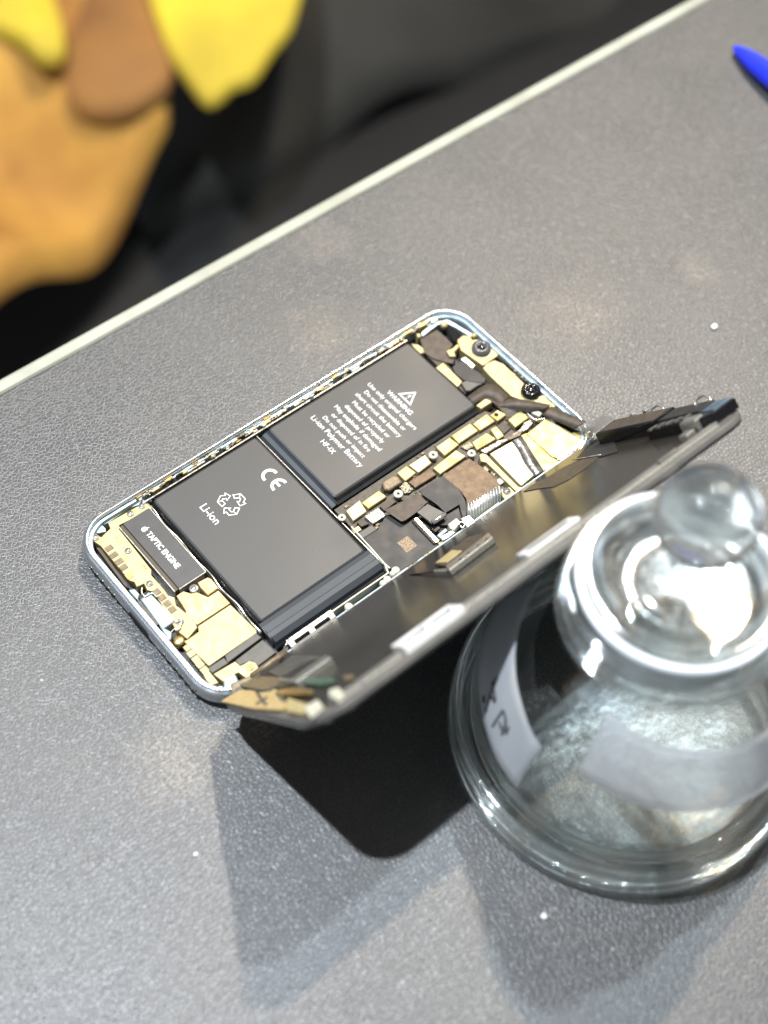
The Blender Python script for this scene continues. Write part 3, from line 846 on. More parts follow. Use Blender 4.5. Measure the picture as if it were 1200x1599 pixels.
from_bm('plate_border', bm, 'paint_white', lower)
# midframe rail of the right side
bm = bmesh.new()
stroke_into(bm, [(-44, -30.2), (-24.5, -30.2), (-9.0, -30.3), (-7.9, -27.5), (-7.6, -22), (-7.3, -12)], .4, 1.8, 5.4)
from_bm('midframe_rail', bm, 'paint_white', phone)
prism('battery_wall', [(-47, -28.5), (-8.4, -28.5), (-8.4, -29.0), (-47, -29.0)], 1.8, 3.8, 'black', phone, bev=0)
for k, x, y, s in (('F', 435, 290, 1.5), ('F', 615, 162, 1.4), ('F', 595, 180, 1.2), ('F', 655, 120, 1.5), ('F', 640, 135, 1.1)):
    p = at(k, x, y, 6.2)
    lathe('retaining_nub', [(0, 6.5), (s * .5, 6.45), (s * .8, 6.1), (s * .8, 4), (0, 4)], p.x, p.y, 'paint_white', phone, seg=18)
# slotted hinge tab plate standing at the right rim
bm = bmesh.new()
def tabplate(u0, u1, holes):
    # plate in x (u) and across (v: 0 at y=-30.2, 1 at y=-33.9, z 7.4 -> 7.0)
    us = sorted({u0, u1, *[h for hh in holes for h in hh[:2]]})
    vs_ = [0, .3, .62, 1]
    def q(u, v, w): return V((u, -30.3 - 3.6 * v, 7.0 - .9 * v * v + w))
    for i in range(len(us) - 1):
        for j in range(3):
            um = (us[i] + us[i + 1]) / 2
            if j == 1 and any(h[0] < um < h[1] for h in holes): continue
            f = [(us[i], vs_[j]), (us[i + 1], vs_[j]), (us[i + 1], vs_[j + 1]), (us[i], vs_[j + 1])]
            top = [bm.verts.new(q(u, v, 0)) for u, v in f]; bo = [bm.verts.new(q(u, v, -.3)) for u, v in f]
            bm.faces.new(top); bm.faces.new(bo[::-1])
            for k in range(4): bm.faces.new((top[k], bo[k], bo[(k + 1) % 4], top[(k + 1) % 4]))
tabplate(-44.8, -29.6, [(-43.2, -38.2), (-36.4, -31.2)])
bmesh.ops.remove_doubles(bm, verts=bm.verts, dist=1e-7)
from_bm('hinge_tab', bm, 'silver', phone)
prism('hinge_recess', [(-44.5, -30.6), (-29.8, -30.6), (-29.8, -33.3), (-44.5, -33.3)], 1.8, 4.6, 'hole', phone, bev=0)
tube('hinge_wire', [at('F', 130, 490, 6.5), at('F', 155, 445, 7.1)], .22, 'silver', phone)

# folded flexes over the board
cprism('sheet_flex_and_gap', H, [(572, 330), (760, 215), (892, 325), (935, 405), (948, 478), (945, 520), (915, 545), (888, 440), (780, 505), (715, 440), (600, 362)], 6.0, 'darkflex', board, z0=5.7, bev=.1)
cprism('sheet_flex_and_gap', H, [(600, 362), (720, 438), (690, 443)], 5.2, 'black', board, z0=4.6, bev=0)  # black piece standing in for the dark gap between the sheets
cprism('sheet_flex_and_gap', H, [(880, 445), (915, 545), (850, 600), (720, 600), (700, 580), (780, 520)], 5.0, 'darkflex', board, z0=4.0, bev=.1)
cprism('sheet_flex_and_gap', H, [(303, 482), (570, 350), (640, 420), (558, 497), (470, 560), (445, 570), (428, 566)], 6.3, 'brownflex', board, z0=6.0, bev=.1)
con = cprism('display_connector', H, [(555, 497), (640, 432), (782, 505), (690, 570), (672, 590), (640, 560)], 6.7, 'greyflex', board, z0=6.2, bev=.15)
a, b = at(H, 680, 580, 6.8), at(H, 780, 515, 6.8)
tube('rolled_edge', [a, b], .75, 'silver', con, seg=14)
bm = bmesh.new()
stroke_into(bm, cp(H, [(545, 545), (720, 730)], 5.4), 1.0, 4.4, 5.4)
ct = from_bm('connector_strip', bm, 'silver', board)
bm = bmesh.new()
for t in (.1, .3, .5, .7, .9):
    p = at(H, 545 + 175 * t, 545 + 185 * t, 5.45); prism_into(bm, rpoly(p.x - .18, p.y - .3, p.x + .18, p.y + .3, .1, 2), 5.3, 5.46, 0)
from_bm('strip_slots', bm, 'hole', ct)
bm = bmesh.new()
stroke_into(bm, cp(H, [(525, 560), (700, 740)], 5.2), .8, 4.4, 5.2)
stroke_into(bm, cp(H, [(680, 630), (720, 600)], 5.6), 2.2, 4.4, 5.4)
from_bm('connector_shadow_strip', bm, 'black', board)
cprism('contact_cluster', H, [(715, 675), (780, 620), (800, 640), (735, 695)], 6.3, 'paleblue', board, z0=4, bev=.3)
cprism('contact_cluster', H, [(735, 690), (830, 640), (860, 655), (800, 700), (760, 720)], 6.6, 'silver', board, z0=5.5, bev=.2)
cprism('contact_cluster', H, [(800, 590), (865, 540), (905, 575), (850, 640), (815, 625)], 6.6, 'paint_white', board, z0=4, bev=.3)
cprism('contact_cluster', H, [(900, 545), (965, 515), (1015, 570), (1005, 600), (950, 620)], 7.0, 'silver', board, z0=4, bev=.3)
cprism('contact_cluster', H, [(720, 735), (765, 715), (780, 745), (740, 765)], 5.4, 'cream', board, z0=3.6, bev=.3)
tube('coil_spring', smooth_path([at(H, x, y, 7.0) for x, y in ((880, 600), (900, 575), (930, 590), (915, 620), (895, 605))], 4), .25, 'silver', board)
# copper-brown camera flex, ending in a ribbed bend
lf = [at(Q, 752, 338, 5.7), at(Q, 700, 372, 5.9), at(Q, 608, 432, 5.9)]
cprism('copper_flex', Q, [(602, 432), (752, 336), (800, 368), (870, 420), (905, 455), (922, 490), (740, 600), (735, 560), (700, 512)], 5.9, 'copper', board, z0=5.5, bev=.15)
L1 = [at(Q, 738, 590, 5.85), at(Q, 742, 630, 5.6), at(Q, 745, 665, 4.6), at(Q, 752, 690, 3.6)]
R1 = [at(Q, 920, 482, 5.85), at(Q, 928, 520, 5.6), at(Q, 930, 560, 4.6), at(Q, 925, 590, 3.6)]
M['ribbed'] = simple('ribbed_silver_flex', (.48, .56, .62), .3, .7, (.62, .6, .5), 300)
rib = ribbon('ribbed_bend', L1, R1, -.25, 'ribbed', board)
bm = bmesh.new()
for i in range(12):
    t = (i + .5) / 12
    path = smooth_path([a.lerp(b, t) + Vector((0, 0, .22)) for a, b in zip(L1, R1)], 4)
    tube('x', path, .16, None, None, 6, into=bm)
from_bm('ribs', bm, 'silver', rib, True)
# gold frame arm and cans on the right
cprism('frame_arm', D, [(195, 600), (215, 588), (245, 600), (262, 620), (440, 798), (470, 805), (462, 830), (430, 832), (240, 648), (205, 640)], 5.5, 'cream', board, z0=3.6, bev=.2)
cprism('frame_foot', D, [(330, 815), (385, 800), (425, 840), (400, 880), (370, 890), (340, 860)], 5.3, 'cream', board, z0=3.6, bev=.2)
p = at(D, 368, 825, 5.6)
lathe('screw', [(0, 5.75), (.4, 5.75), (.5, 5.5), (1.2, 5.55), (1.3, 5.0), (0, 5.0)], p.x, p.y, 'silver', board, seg=20)
for x, y in ((290, 715), (325, 765), (235, 690), (300, 740)):
    p = at(D, x, y, 4.6)
    rbox('board_chip', p.x - .9, p.y - 1.0, p.x + .9, p.y + 1.0, 3.6, 4.6, random.choice(['paint_white', 'glue', 'brownflex']), board, r=.2)
big = cprism('shield_can', D, [(262, 592), (400, 515), (470, 600), (560, 708), (460, 792), (440, 775)], 5.2, 'shield_white', board, z0=3.6, bev=.25)
big2 = cprism('shield_can', D, [(455, 478), (492, 462), (640, 610), (700, 640), (650, 690), (598, 700), (560, 640)], 5.15, 'shield', board, z0=3.6, bev=.2)
big3 = cprism('shield_can', D, [(490, 468), (612, 372), (700, 420), (772, 462), (832, 452), (868, 502), (835, 520), (790, 562), (700, 625), (652, 612)], 5.6, 'shield', board, z0=3.6, bev=.25)
ribbon('grey_tape', [at(D, x, y, 5.5) for x, y in ((398, 512), (440, 570), (480, 650), (545, 735))], [at(D, x, y, 5.5) for x, y in ((462, 484), (505, 550), (545, 625), (592, 702))], -.12, 'tape', board)
cprism('dark_tape', D, [(200, 572), (310, 512), (380, 490), (455, 432), (475, 398), (512, 378), (532, 402), (500, 440), (440, 470), (330, 535), (240, 592)], 5.3, 'tape', board, z0=3.6, bev=.2)
cprism('dark_tape', D, [(355, 500), (420, 470), (470, 440), (450, 480), (385, 508)], 5.42, 'black', board, z0=5.2, bev=.05)
bm = bmesh.new()
stroke_into(bm, cp(D, [(470, 825), (600, 720), (690, 655), (790, 590), (800, 570), (880, 530)], 6.0), .7, 3.6, 6.0)
stroke_into(bm, cp(D, [(690, 625), (780, 565), (850, 520)], 6.1), .8, 3.6, 6.1)
from_bm('frame_edge', bm, 'silver', board)
cprism('edge_chip', D, [(800, 555), (822, 545), (830, 560), (808, 572)], 6.3, 'black', board, z0=4)
cprism('edge_chip', D, [(520, 335), (560, 318), (590, 340), (570, 362)], 5.9, 'paint_white', board, z0=4, bev=.3)
tube('edge_wire', smooth_path([at(D, x, y, 6.0) for x, y in ((492, 338), (540, 380), (575, 378), (610, 372))], 4), .2, 'silver', board)

# ---- top bay
tb = cprism('top_flex', B, [(385, 318), (490, 258), (540, 300), (592, 352), (560, 395), (610, 430), (590, 470), (540, 460), (470, 440), (410, 400)], 4.4, 'brownflex', phone)
cprism('top_flex', B, [(410, 400), (470, 438), (545, 465), (660, 580), (690, 640), (668, 660)], 4.0, 'brownflex', phone)
cprism('connector_pad', B, [(484, 495), (530, 464), (650, 582), (622, 616)], 4.8, 'cream_warm', tb, bev=.2)
for pts, z in (([(330, 345), (372, 350), (405, 372), (412, 400), (388, 408), (350, 372)], 5.2), ([(360, 280), (388, 282), (392, 300), (372, 308)], 5.5), ([(548, 390), (590, 372), (620, 345), (632, 362), (600, 398), (610, 425), (572, 425)], 5.4), ([(735, 730), (800, 682), (838, 708), (770, 752)], 5.3)):
    cprism('small_bracket', B, pts, z, 'cream', phone, bev=.25)
cprism('ribbon_connector', B, [(640, 440), (668, 428), (730, 480), (715, 502)], 5.5, 'silver', phone, bev=.15)
cprism('black_film', B, [(585, 492), (608, 468), (645, 448), (700, 490), (762, 528), (800, 565), (790, 592), (740, 590), (655, 572), (598, 525)], 5.2, 'darkflex', phone, bev=.3)
cprism('silver_film', B, [(640, 590), (700, 555), (790, 590), (745, 610), (700, 640), (672, 640)], 5.0, 'greyflex', phone, bev=.3)
cprism('corner_recess', B, [(545, 240), (570, 235), (640, 290), (618, 320), (600, 340)], 5.0, 'black', phone)
cprism('corner_liner', B, [(392, 278), (440, 235), (500, 205), (560, 195), (640, 240), (720, 290), (700, 300), (640, 262), (560, 218), (500, 225), (400, 300)], 5.3, 'frame_in', phone)
p = at(B, 537, 222, 6)
lathe('screw', [(0, 6.3), (.8, 6.2), (1.2, 5.8), (1.2, 4.5), (0, 4.5)], p.x, p.y, 'cream', phone, seg=20)
p = at(B, 722, 290, 6)
lathe('screw', [(0, 6.2), (.7, 6.1), (.9, 5.8), (.9, 4.5), (0, 4.5)], p.x, p.y, 'cream', phone, seg=20)
cam1 = cprism('camera_bracket', B, [(618, 322), (655, 292), (700, 300), (712, 322), (745, 318), (870, 395), (872, 420), (780, 482), (640, 385)], 5.4, 'cream', phone, bev=.2)
ear = cprism('earpiece_bracket', B, [(778, 498), (800, 470), (850, 448), (905, 470), (1035, 592), (1030, 640), (1065, 690), (1140, 690), (1165, 665), (1200, 700), (1240, 735), (1200, 742), (1120, 722), (1030, 700), (955, 672), (905, 625), (820, 545)], 5.3, 'cream', phone, bev=.2)
p = at(B, 872, 520, 5.35)
lathe('bracket_hole', [(0, 5.33), (.22, 5.33), (.22, 5.2), (0, 5.2)], p.x, p.y, 'hole', ear, seg=12)
cprism('earpiece_edge', B, [(868, 392), (885, 405), (940, 455), (1010, 520), (1065, 580), (1050, 590), (985, 545), (930, 480), (865, 435)], 5.2, 'black', phone)
cprism('gold_tab', B, [(930, 522), (950, 515), (985, 540), (965, 550)], 5.5, 'cream_warm', ear)
for t in range(5):
    p = at(B, 960 + t * 22, 490 + t * 20, 5.6)
    rbox('edge_contact', p.x - .35, p.y - .35, p.x + .35, p.y + .35, 4.6, 5.6, 'paint_white' if t % 2 else 'glue', ear, r=.1)
def lens(k, x, y, r, mat, z=5.4):
    p = at(k, x, y, z + 1.4)
    o = lathe('camera_lens', [(0, z + 1.1), (r * .42, z + 1.1), (r * .5, z + 1.5), (r * .78, z + 1.55), (r * .85, z + 1.0), (r, z + .95), (r * 1.02, z + .3), (r * .95, z - .5), (0, z - .5)], p.x, p.y, mat, phone, seg=36)
    lathe('lens_glass', [(0, z + 1.45), (r * .2, z + 1.4), (r * .4, z + 1.2), (r * .4, z + 1.12), (0, z + 1.12)], p.x, p.y, 'black', o, seg=24)
lens(B, 770, 362, 3.0, 'lens_ring'); lens(D, 520, 190, 3.0, 'black')
cprism('side_bracket', D, [(560, 235), (600, 225), (640, 270), (680, 285), (660, 310), (610, 290), (560, 262)], 5.5, 'cream', phone, bev=.3)
cprism('side_bracket', D, [(690, 325), (720, 322), (760, 360), (745, 372), (700, 350)], 5.6, 'cream', phone, bev=.3)
cprism('side_bracket', D, [(770, 375), (800, 382), (835, 398), (800, 402)], 5.6, 'silver', phone, bev=.3)
# long folded flexes crossing the top and rising to the display
ribbon('sensor_flex', [at(D, 120, 240, 5.0), at(D, 230, 165, 5.8), at(D, 300, 170, 6.0), at(D, 380, 240, 6.4)], [at(D, 165, 285, 5.0), at(D, 225, 248, 5.6), at(D, 265, 250, 5.8), at(D, 320, 288, 6.2)], -.15, 'brownflex', phone)
ribbon('sensor_flex', [at(D, 290, 285, 6.2), at(D, 400, 252, 7.0), at(D, 520, 265, 7.0), at(D, 645, 290, 6.6)], [at(D, 330, 305, 6.0), at(D, 430, 312, 6.4), at(D, 520, 322, 6.4), at(D, 590, 322, 6.2)], -.15, 'brownflex', phone)

# ================================================================== left side channel: contacts and adhesive residue
rnd = random.Random(21)
bm1, bm2, bm3, bm4 = (bmesh.new() for _ in range(4))
x = -50.0
while x < 62:
    w = rnd.uniform(.5, 3.6)
    y = rnd.uniform(31.6, 33.3); h = rnd.uniform(.25, .8)
    z = rnd.uniform(5.6, 6.6)
    b_m = rnd.choice((bm1, bm2, bm3, bm4, bm2))
    a = rnd.uniform(-.12, .12)
    pts = [(x, y - h / 2), (x + w, y - h / 2 + a), (x + w + .1, y + h / 2 + a), (x + w * .4, y + h / 2 + rnd.uniform(0, .3)), (x - .1, y + h / 2)]
    prism_into(b_m, pts, 4.6, z, .1)
    if rnd.random() < .6:
        y2 = rnd.uniform(31.2, 33.4)
        prism_into(rnd.choice((bm1, bm3, bm2)), rpoly(x, y2 - .2, x + rnd.uniform(.5, 1.6), y2 + .25, .15, 2), 5, z + .25, .05)
    x += w * rnd.uniform(.35, .8)
for bmx, nm, mt in ((bm1, 'side_contacts', 'silver'), (bm2, 'adhesive_residue', 'glue'), (bm3, 'side_clips', 'paleblue'), (bm4, 'gold_spring_strip', 'goldpad')):
    o = from_bm(nm, bmx, mt, phone); o['kind'] = 'stuff'
bm = bmesh.new()
stroke_into(bm, [(-49, 31.0), (50, 31.0)], .35, 1.8, 5.6)
stroke_into(bm, [(-52, 33.35), (62, 33.35)], .16, 5.6, 6.9)
from_bm('midframe_rail', bm, 'silver', phone)
bm = bmesh.new()
stroke_into(bm, [(-49, 30.6), (50, 30.6)], .3, 1.8, 4.2)
from_bm('rail_gasket', bm, 'blackfoil', phone)
# right channel clutter beside the display hinge
bm = bmesh.new()
x = -28
while x < 66:
    w = rnd.uniform(1, 5)
    if rnd.random() < .6: prism_into(bm, rpoly(x, -33.0 + rnd.uniform(-.2, .2), x + w, -32.5, .12, 2), 3.5, rnd.uniform(5.4, 6.3), .1)
    x += w
o = from_bm('adhesive_residue', bm, 'glue', phone); o['kind'] = 'stuff'
bm = bmesh.new()
stroke_into(bm, cp(H, [(1000, 620), (1200, 480)], 6.3), .9, 4, 6.3)
stroke_into(bm, cp(H, [(1015, 560), (1200, 425)], 6.0), .5, 4, 6.0)
from_bm('rail_strip', bm, 'paint_white', phone)

# ================================================================== display, swung open on its long side
TH = math.radians(53.2)
PO = Vector((0, -34.0, 8.3)); EV = Vector((0, -math.cos(TH), math.sin(TH))); EW = Vector((0, math.sin(TH), math.cos(TH)))
PW = 69.3
def pn(p): return PO + Vector((p[0], 0, 0)) + EV * p[1] + EW * p[2]
def ppt(k, x, y, w=0.0):
    a = CROPS[k]
    px, py = a[0] + x / a[2], a[1] + y / a[2]
    d = CRT @ Vector(((px - 600) / FPX, (py - 799.5) / FPX, 1))
    o = PO + EW * w
    t = (o - CPOS).dot(EW) / d.dot(EW)
    q = CPOS + d * t - PO
    return (q.x, q.dot(EV))
display = prism('display_panel', rpoly(-70.7, 0, 70.7, PW, 10.5, 10), -1.6, -.05, 'panel_rim', phone, .3, fn=pn)
display['label'] = 'display assembly swung up on its long side, its inner face towards the opened phone'
prism('front_glass', rpoly(-70.5, .2, 70.5, PW - .2, 10.3, 10), -2.4, -1.62, 'glass_front', display, 0, fn=pn)
prism('backplate', rpoly(-68.6, 1.6, 68.6, 62.5, 6, 8), -.04, .35, 'panel', display, .1, fn=pn)
prism('rim_step', [(-64, 63.2), (66, 63.2), (66, 65.0), (-64, 65.0)], -.04, .9, 'panel_rim', display, .3, fn=pn)
prism('rim_step', [(-62, 65.3), (60, 65.3), (60, 66.6), (-62, 66.6)], -.04, .5, 'silver', display, .15, fn=pn)
def pbox(name, u0, v0, u1, v1, w0, w1, mat, parent=display, r=.4, bev=.12):
    return prism(name, rpoly(u0, v0, u1, v1, r, 4), w0, w1, mat, parent, bev, fn=pn)
# clip brackets on the free edge
def clip(u0, u1, two):
    bm = bmesh.new()
    v0, v1, w1 = 60.5, 67.5, 1.9
    for (a, b, c, d) in ((u0, v0, u1, v0 + 1.3), (u0, v1 - 1.5, u1, v1), (u0, v0 + 1.35, u0 + 1.8, v1 - 1.55), (u1 - 1.8, v0 + 1.35, u1, v1 - 1.55)) + ((((u0 + u1) / 2 - .9, v0 + 1.35, (u0 + u1) / 2 + .9, v1 - 1.55),) if two else ()):
        prism_into(bm, [(a, b), (c, b), (c, d), (a, d)], .0, w1, .25, pn)
    o = from_bm('clip_bracket', bm, 'silver' if not two else 'clip_white', display)
    um = (u0 + u1) / 2
    for a, c in ((u0 + 1.9, um - 1.0), (um + 1.0, u1 - 1.9)):
        prism('clip_slot', [(a, v0 + 1.4), (c, v0 + 1.4), (c, v1 - 1.6), (a, v1 - 1.6)], .92, 1.05, 'panel', o, 0, fn=pn)
    return o
clip(-43.5, -26.0, True)
pbox('clip_bracket', -4, 59.5, 13.5, 64.5, 0, 1.7, 'clip_white')
pbox('clip_slot', -2, 61, 11.5, 63, 1.7, 1.75, 'panel_rim', r=.5, bev=0)
pbox('clip_bracket', 40, 64, 47, 65.6, 0, 1.4, 'panel_rim')
# hinge-side cable connector bar in the middle
bar = prism('flex_connector', [ppt(H, *q, 2) for q in ((785, 925), (1120, 662), (1150, 700), (812, 955))], .6, 2.2, 'silver', display, .15, fn=pn)
prism('flex_tail', [ppt(H, *q, 1.5) for q in ((690, 905), (740, 860), (830, 790), (950, 700), (1050, 668), (1110, 675), (785, 920))], 1.0, 1.6, 'brownflex', display, .1, fn=pn)
prism('flex_stiffener', [ppt(H, *q, 1.8) for q in ((705, 895), (830, 795), (905, 800), (790, 890))], 1.5, 1.9, 'cream', display, .1, fn=pn)
bm = bmesh.new()
for t in (.28, .48, .7, .9):
    u, v = ppt(H, 800 + 335 * t, 938 - 258 * t, 2.3)
    prism_into(bm, rpoly(u - .4, v - .4, u + .4, v + .4, .2, 2), 2.15, 2.3, 0, pn)
from_bm('connector_holes', bm, 'hole', bar)
prism('flex_foot', [ppt(H, *q, 1.5) for q in ((690, 950), (790, 938), (800, 965), (690, 965))], .4, 1.6, 'silver', display, .1, fn=pn)
# cable edge looping from the phone to the connector
tube('looped_cable', smooth_path([at(H, 965, 632, 8.5), at(H, 930, 690, 9), at(H, 850, 765, 9.2), at(H, 740, 845, 9.2), at(H, 640, 905, 9.2), at(H, 560, 955, 9), at(H, 500, 985, 8.6)], 6), .42, 'black', phone)
tube('looped_cable', smooth_path([at(H, 955, 620, 8.9), at(H, 915, 680, 9.4), at(H, 835, 752, 9.6), at(H, 725, 832, 9.6), at(H, 630, 893, 9.6), at(H, 548, 945, 9.3)], 6), .14, 'silver', phone)
tube('foil_edge', smooth_path([Vector(pn((*ppt(H, 500, 985, .5), .5))), Vector(pn((*ppt(H, 600, 978, .7), .7))), Vector(pn((*ppt(H, 700, 962, 1.2), 1.2))), Vector(pn((*ppt(H, 800, 965, 1.4), 1.4)))], 4), .25, 'black', display)
# torn film along the hinge
prism('brown_film', [ppt(D, *q, .5) for q in ((470, 830), (520, 790), (620, 740), (700, 690), (800, 640), (960, 590), (945, 610), (860, 680), (760, 750), (660, 800), (560, 812))], .36, .55, 'brownflex', display, .05, fn=pn)
prism('black_film', [ppt(D, *q, .6) for q in ((800, 625), (860, 560), (900, 520), (960, 500), (1040, 520), (1060, 580), (960, 610))], .36, .65, 'darkflex', display, .05, fn=pn)
tube('film_edge', [pn((*ppt(D, 780, 632, .8), .8)), pn((*ppt(D, 955, 600, .8), .8))], .22, 'silver', display)
# lower end: driver board, gold flexes
prism('lower_flex', [ppt('J', *q, .6) for q in ((440, 390), (530, 395), (640, 440), (560, 455), (470, 475), (330, 460), (300, 440))], .4, .9, 'padbrown', display, .1, fn=pn)
prism('lower_film', [ppt('J', *q, .5) for q in ((630, 258), (830, 262), (780, 330), (620, 400), (540, 390), (480, 360))], .37, .7, 'greyflex', display, .05, fn=pn)
prism('lower_film', [ppt('J', *q, .8) for q in ((740, 285), (820, 275), (640, 400), (560, 390))], .7, .95, 'darkflex', display, .05, fn=pn)
lb = prism('driver_bar', [ppt('J', *q, 2.) for q in ((620, 405), (835, 255), (870, 270), (650, 425))], .4, 2.2, 'silver', display, .15, fn=pn)
prism('driver_foot', [ppt('J', *q, 1.6) for q in ((540, 395), (640, 400), (650, 425), (550, 412))], .4, 1.8, 'silver', display, .15, fn=pn)
prism('gold_shield', [ppt('J', *q, .6) for q in ((185, 545), (300, 475), (440, 478), (530, 470), (560, 500), (600, 560), (560, 600), (380, 590))], .37, .9, 'cream_warm', display, .15, fn=pn)
prism('gold_shield', [ppt('J', *q, .9) for q in ((600, 520), (720, 560), (800, 560), (760, 610), (700, 625), (590, 605))], .37, 1.1, 'cream', display, .15, fn=pn)
bm = bmesh.new()
for pth in (((330, 455), (440, 475), (490, 470), (560, 430), (650, 432)), ((400, 470), (430, 520), (465, 560)), ((470, 515), (400, 560)), ((530, 490), (580, 540))):
    tube('x', [pn((*ppt('J', *q, 1.1), 1.1)) for q in pth], .35, None, None, 6, into=bm)
from_bm('metal_edges', bm, 'greyflex', display, True)
prism('green_strip', [ppt('J', *q, 1.) for q in ((700, 430), (740, 395), (880, 395), (900, 420), (800, 440))], .37, 1.1, 'green', display, .1, fn=pn)
prism('gold_strip', [ppt('J', *q, 1.) for q in ((545, 480), (640, 458), (760, 480), (740, 500), (640, 505), (560, 500))], .9, 1.4, 'goldpad', display, .1, fn=pn)
prism('copper_dot', [ppt('J', *q, .8) for q in ((940, 380), (1000, 370), (1020, 395), (960, 410))], .37, .8, 'padbrown', display, .1, fn=pn)
prism('end_clip', [ppt('J', *q, 1.5) for q in ((860, 480), (920, 460), (945, 490), (900, 530), (860, 520))], .37, 2.0, 'paint_white', display, .3, fn=pn)
prism('end_clip', [ppt('J', *q, 1.5) for q in ((700, 590), (790, 540), (810, 560), (730, 625))], .37, 2.0, 'paint_white', display, .3, fn=pn)
rnd = random.Random(4)
# upper end: earpiece and sensor module standing off the plate
ETOP = [(63.0, 15.5), (70.5, 15.0), (72.0, 30), (70.5, 42), (64, 66), (56, 65), (55, 45)]
mod = prism('earpiece_module', [(60, 13.5), (68.5, 12.5), (69.5, 40), (65.5, 41), (61, 40)], .36, 4.2, 'black', display, .35, fn=pn)
prism('module_top', [(60.6, 14.2), (67.9, 13.2), (68.8, 38), (65.5, 39.5), (61.5, 39)], 4.2, 4.35, 'brownflex', mod, .05, fn=pn)
prism('module_wall', [(57.5, 40.5), (68.8, 40.5), (69.6, 58), (69.4, 65), (61.4, 65.2), (58.5, 62)], .36, 3.4, 'black', display, .5, fn=pn)
prism('sensor_cover', [(62, 41), (69, 41), (69.6, 57), (63.5, 57)], 3.25, 3.8, 'darkflex', display, .2, fn=pn)
prism('bright_contact', [(56.6, 56.5), (60.5, 55.5), (61.0, 61.5), (57.0, 62.5)], .36, 3.9, 'silver', display, .6, fn=pn)
prism('bright_contact', [(52.5, 59.5), (56.2, 58.5), (56.4, 61.8), (52.8, 62.4)], .36, 2.0, 'silver', display, .4, fn=pn)
prism('blue_plate', [(62.5, 58.5), (68.8, 58.5), (68.8, 64.4), (62.5, 64.4)], 3.45, 3.75, 'bluesteel', display, .3, fn=pn)
bm = bmesh.new()
for i in range(5): prism_into(bm, [(57 + i * .6, 42 + i * 3), (60 + i * .6, 42 + i * 3), (60 + i * .6, 43.2 + i * 3), (57 + i * .6, 43.2 + i * 3)], 3.0, 3.5 + .1 * i, .1, pn)
from_bm('sensor_contacts', bm, 'greyflex', mod)
for u, v in ((69.2, 33), (69.5, 53)):
    tube('spring_clip', smooth_path([pn((u - 1.2, v - 3, 3.6)), pn((u, v - 2.6, 4.6)), pn((u + .6, v, 5.2)), pn((u + .4, v + 2, 4.2)), pn((u, v + 2.4, 3.0))], 4), .32, 'silver', display)
for u, v in ((68.5, 22), (69.5, 27), (60.8, 9)):
    pbox('tiny_clip', u - .6, v - .9, u + .6, v + .9, 3.4, 4.9, 'silver', r=.2)
# smoky film ribbon from the phone's top to the display
p1 = [at(D, 590, 350, 6.4), at(D, 700, 400, 6.8), at(D, 790, 440, 7.4), at(D, 880, 470, 9.5), Vector(pn((60.8, 8, 3.6)))]
p2 = [at(D, 645, 300, 6.6), at(D, 760, 350, 7.6), at(D, 860, 395, 9.0), at(D, 960, 360, 13.0), Vector(pn((68, 14, 4.6)))]
ribbon('sensor_ribbon', p1, p2, -.15, 'film', phone)
ribbon('sensor_ribbon', [q + Vector((0, 0, .3)) for q in p1[:3]], [q + Vector((0, 0, .3)) for q in p2[:3]], -.12, 'brownflex', phone)
ribbon('curled_flex', [at(D, 870, 430, 7.5), at(D, 905, 440, 8.5), at(D, 915, 490, 8.5), at(D, 900, 520, 7.0)], [at(D, 840, 450, 6.5), at(D, 870, 470, 7.2), at(D, 880, 500, 7.2), at(D, 870, 520, 6.4)], -.15, 'silver', phone)
# rolled edge beside the lower hinge
tube('hinge_roll', [(-58.6, -33.4, 7.6), (-52, -33.4, 7.8), (-47.0, -33.4, 7.6)], [.9, .95, .85], 'padbrown', phone, 14)
prism('hinge_flap', [(-64, -31.5), (-58.4, -32.8), (-58.6, -34.4), (-66, -34.2)], 5.5, 7.7, 'padbrown', phone, bev=.5)

# ================================================================== GLASS BOTTLE
BX, BY = 10.4, -103.4
bottle = thing('glass_bottle', (BX, BY, 0), 'clear glass bottle with round stopper and two frosted tape strips, standing beside the phone', 'bottle')
def bl(name, prof, mat, seg=128, close=True, parent=None):
    bm = bmesh.new(); lathe_into(bm, prof, 0, 0, seg, close)
    return from_bm(name, bm, mat, parent or bottle, True)
OUT = [(0, 1.6), (36, 1.6), (39.6, 2.4), (42.2, 4.6), (43.0, 6.6), (43.6, 9.4), (43.9, 12.0), (43.8, 15), (43.0, 19), (41.6, 24.5), (39.9, 30), (37.6, 36), (34.6, 42.5), (31.2, 49), (28.0, 54.5), (25.2, 58.5), (23.8, 61), (23.4, 64), (23.4, 70), (23.2, 72.6), (22.4, 73.0)]
INN = [(21.6, 72.4), (21.4, 66), (21.4, 60.5), (22.6, 57), (25.6, 53), (29.0, 47.5), (32.2, 41.5), (35.2, 35), (37.5, 29), (39.2, 23.5), (40.6, 18.5), (41.2, 14), (40.2, 10.8), (37.5, 8.6), (33, 7.4), (24, 6.6), (12, 6.3), (0, 6.2)]
body = bl('bottle_body', OUT + INN, 'glass', close=False)
body.data.materials.append(M['glass_base'])
for f in body.data.polygons:
    if f.center.z < 9 * S and abs(f.normal.z) > .8: f.material_index = 1
def torus_prof(r, z, a, b, n=20): return [(r + a * math.cos(2 * math.pi * k / n), z + b * math.sin(2 * math.pi * k / n)) for k in range(n)]
foot = bl('foot_ring', torus_prof(44.4, 2.4, 2.0, 2.3), 'glass_foot')
bl('foot_ring', torus_prof(45.0, 7.0, 1.2, 2.1), 'glass_foot')
bl('foot_ring', torus_prof(44.9, 11.6, .9, 2.2), 'glass_foot')
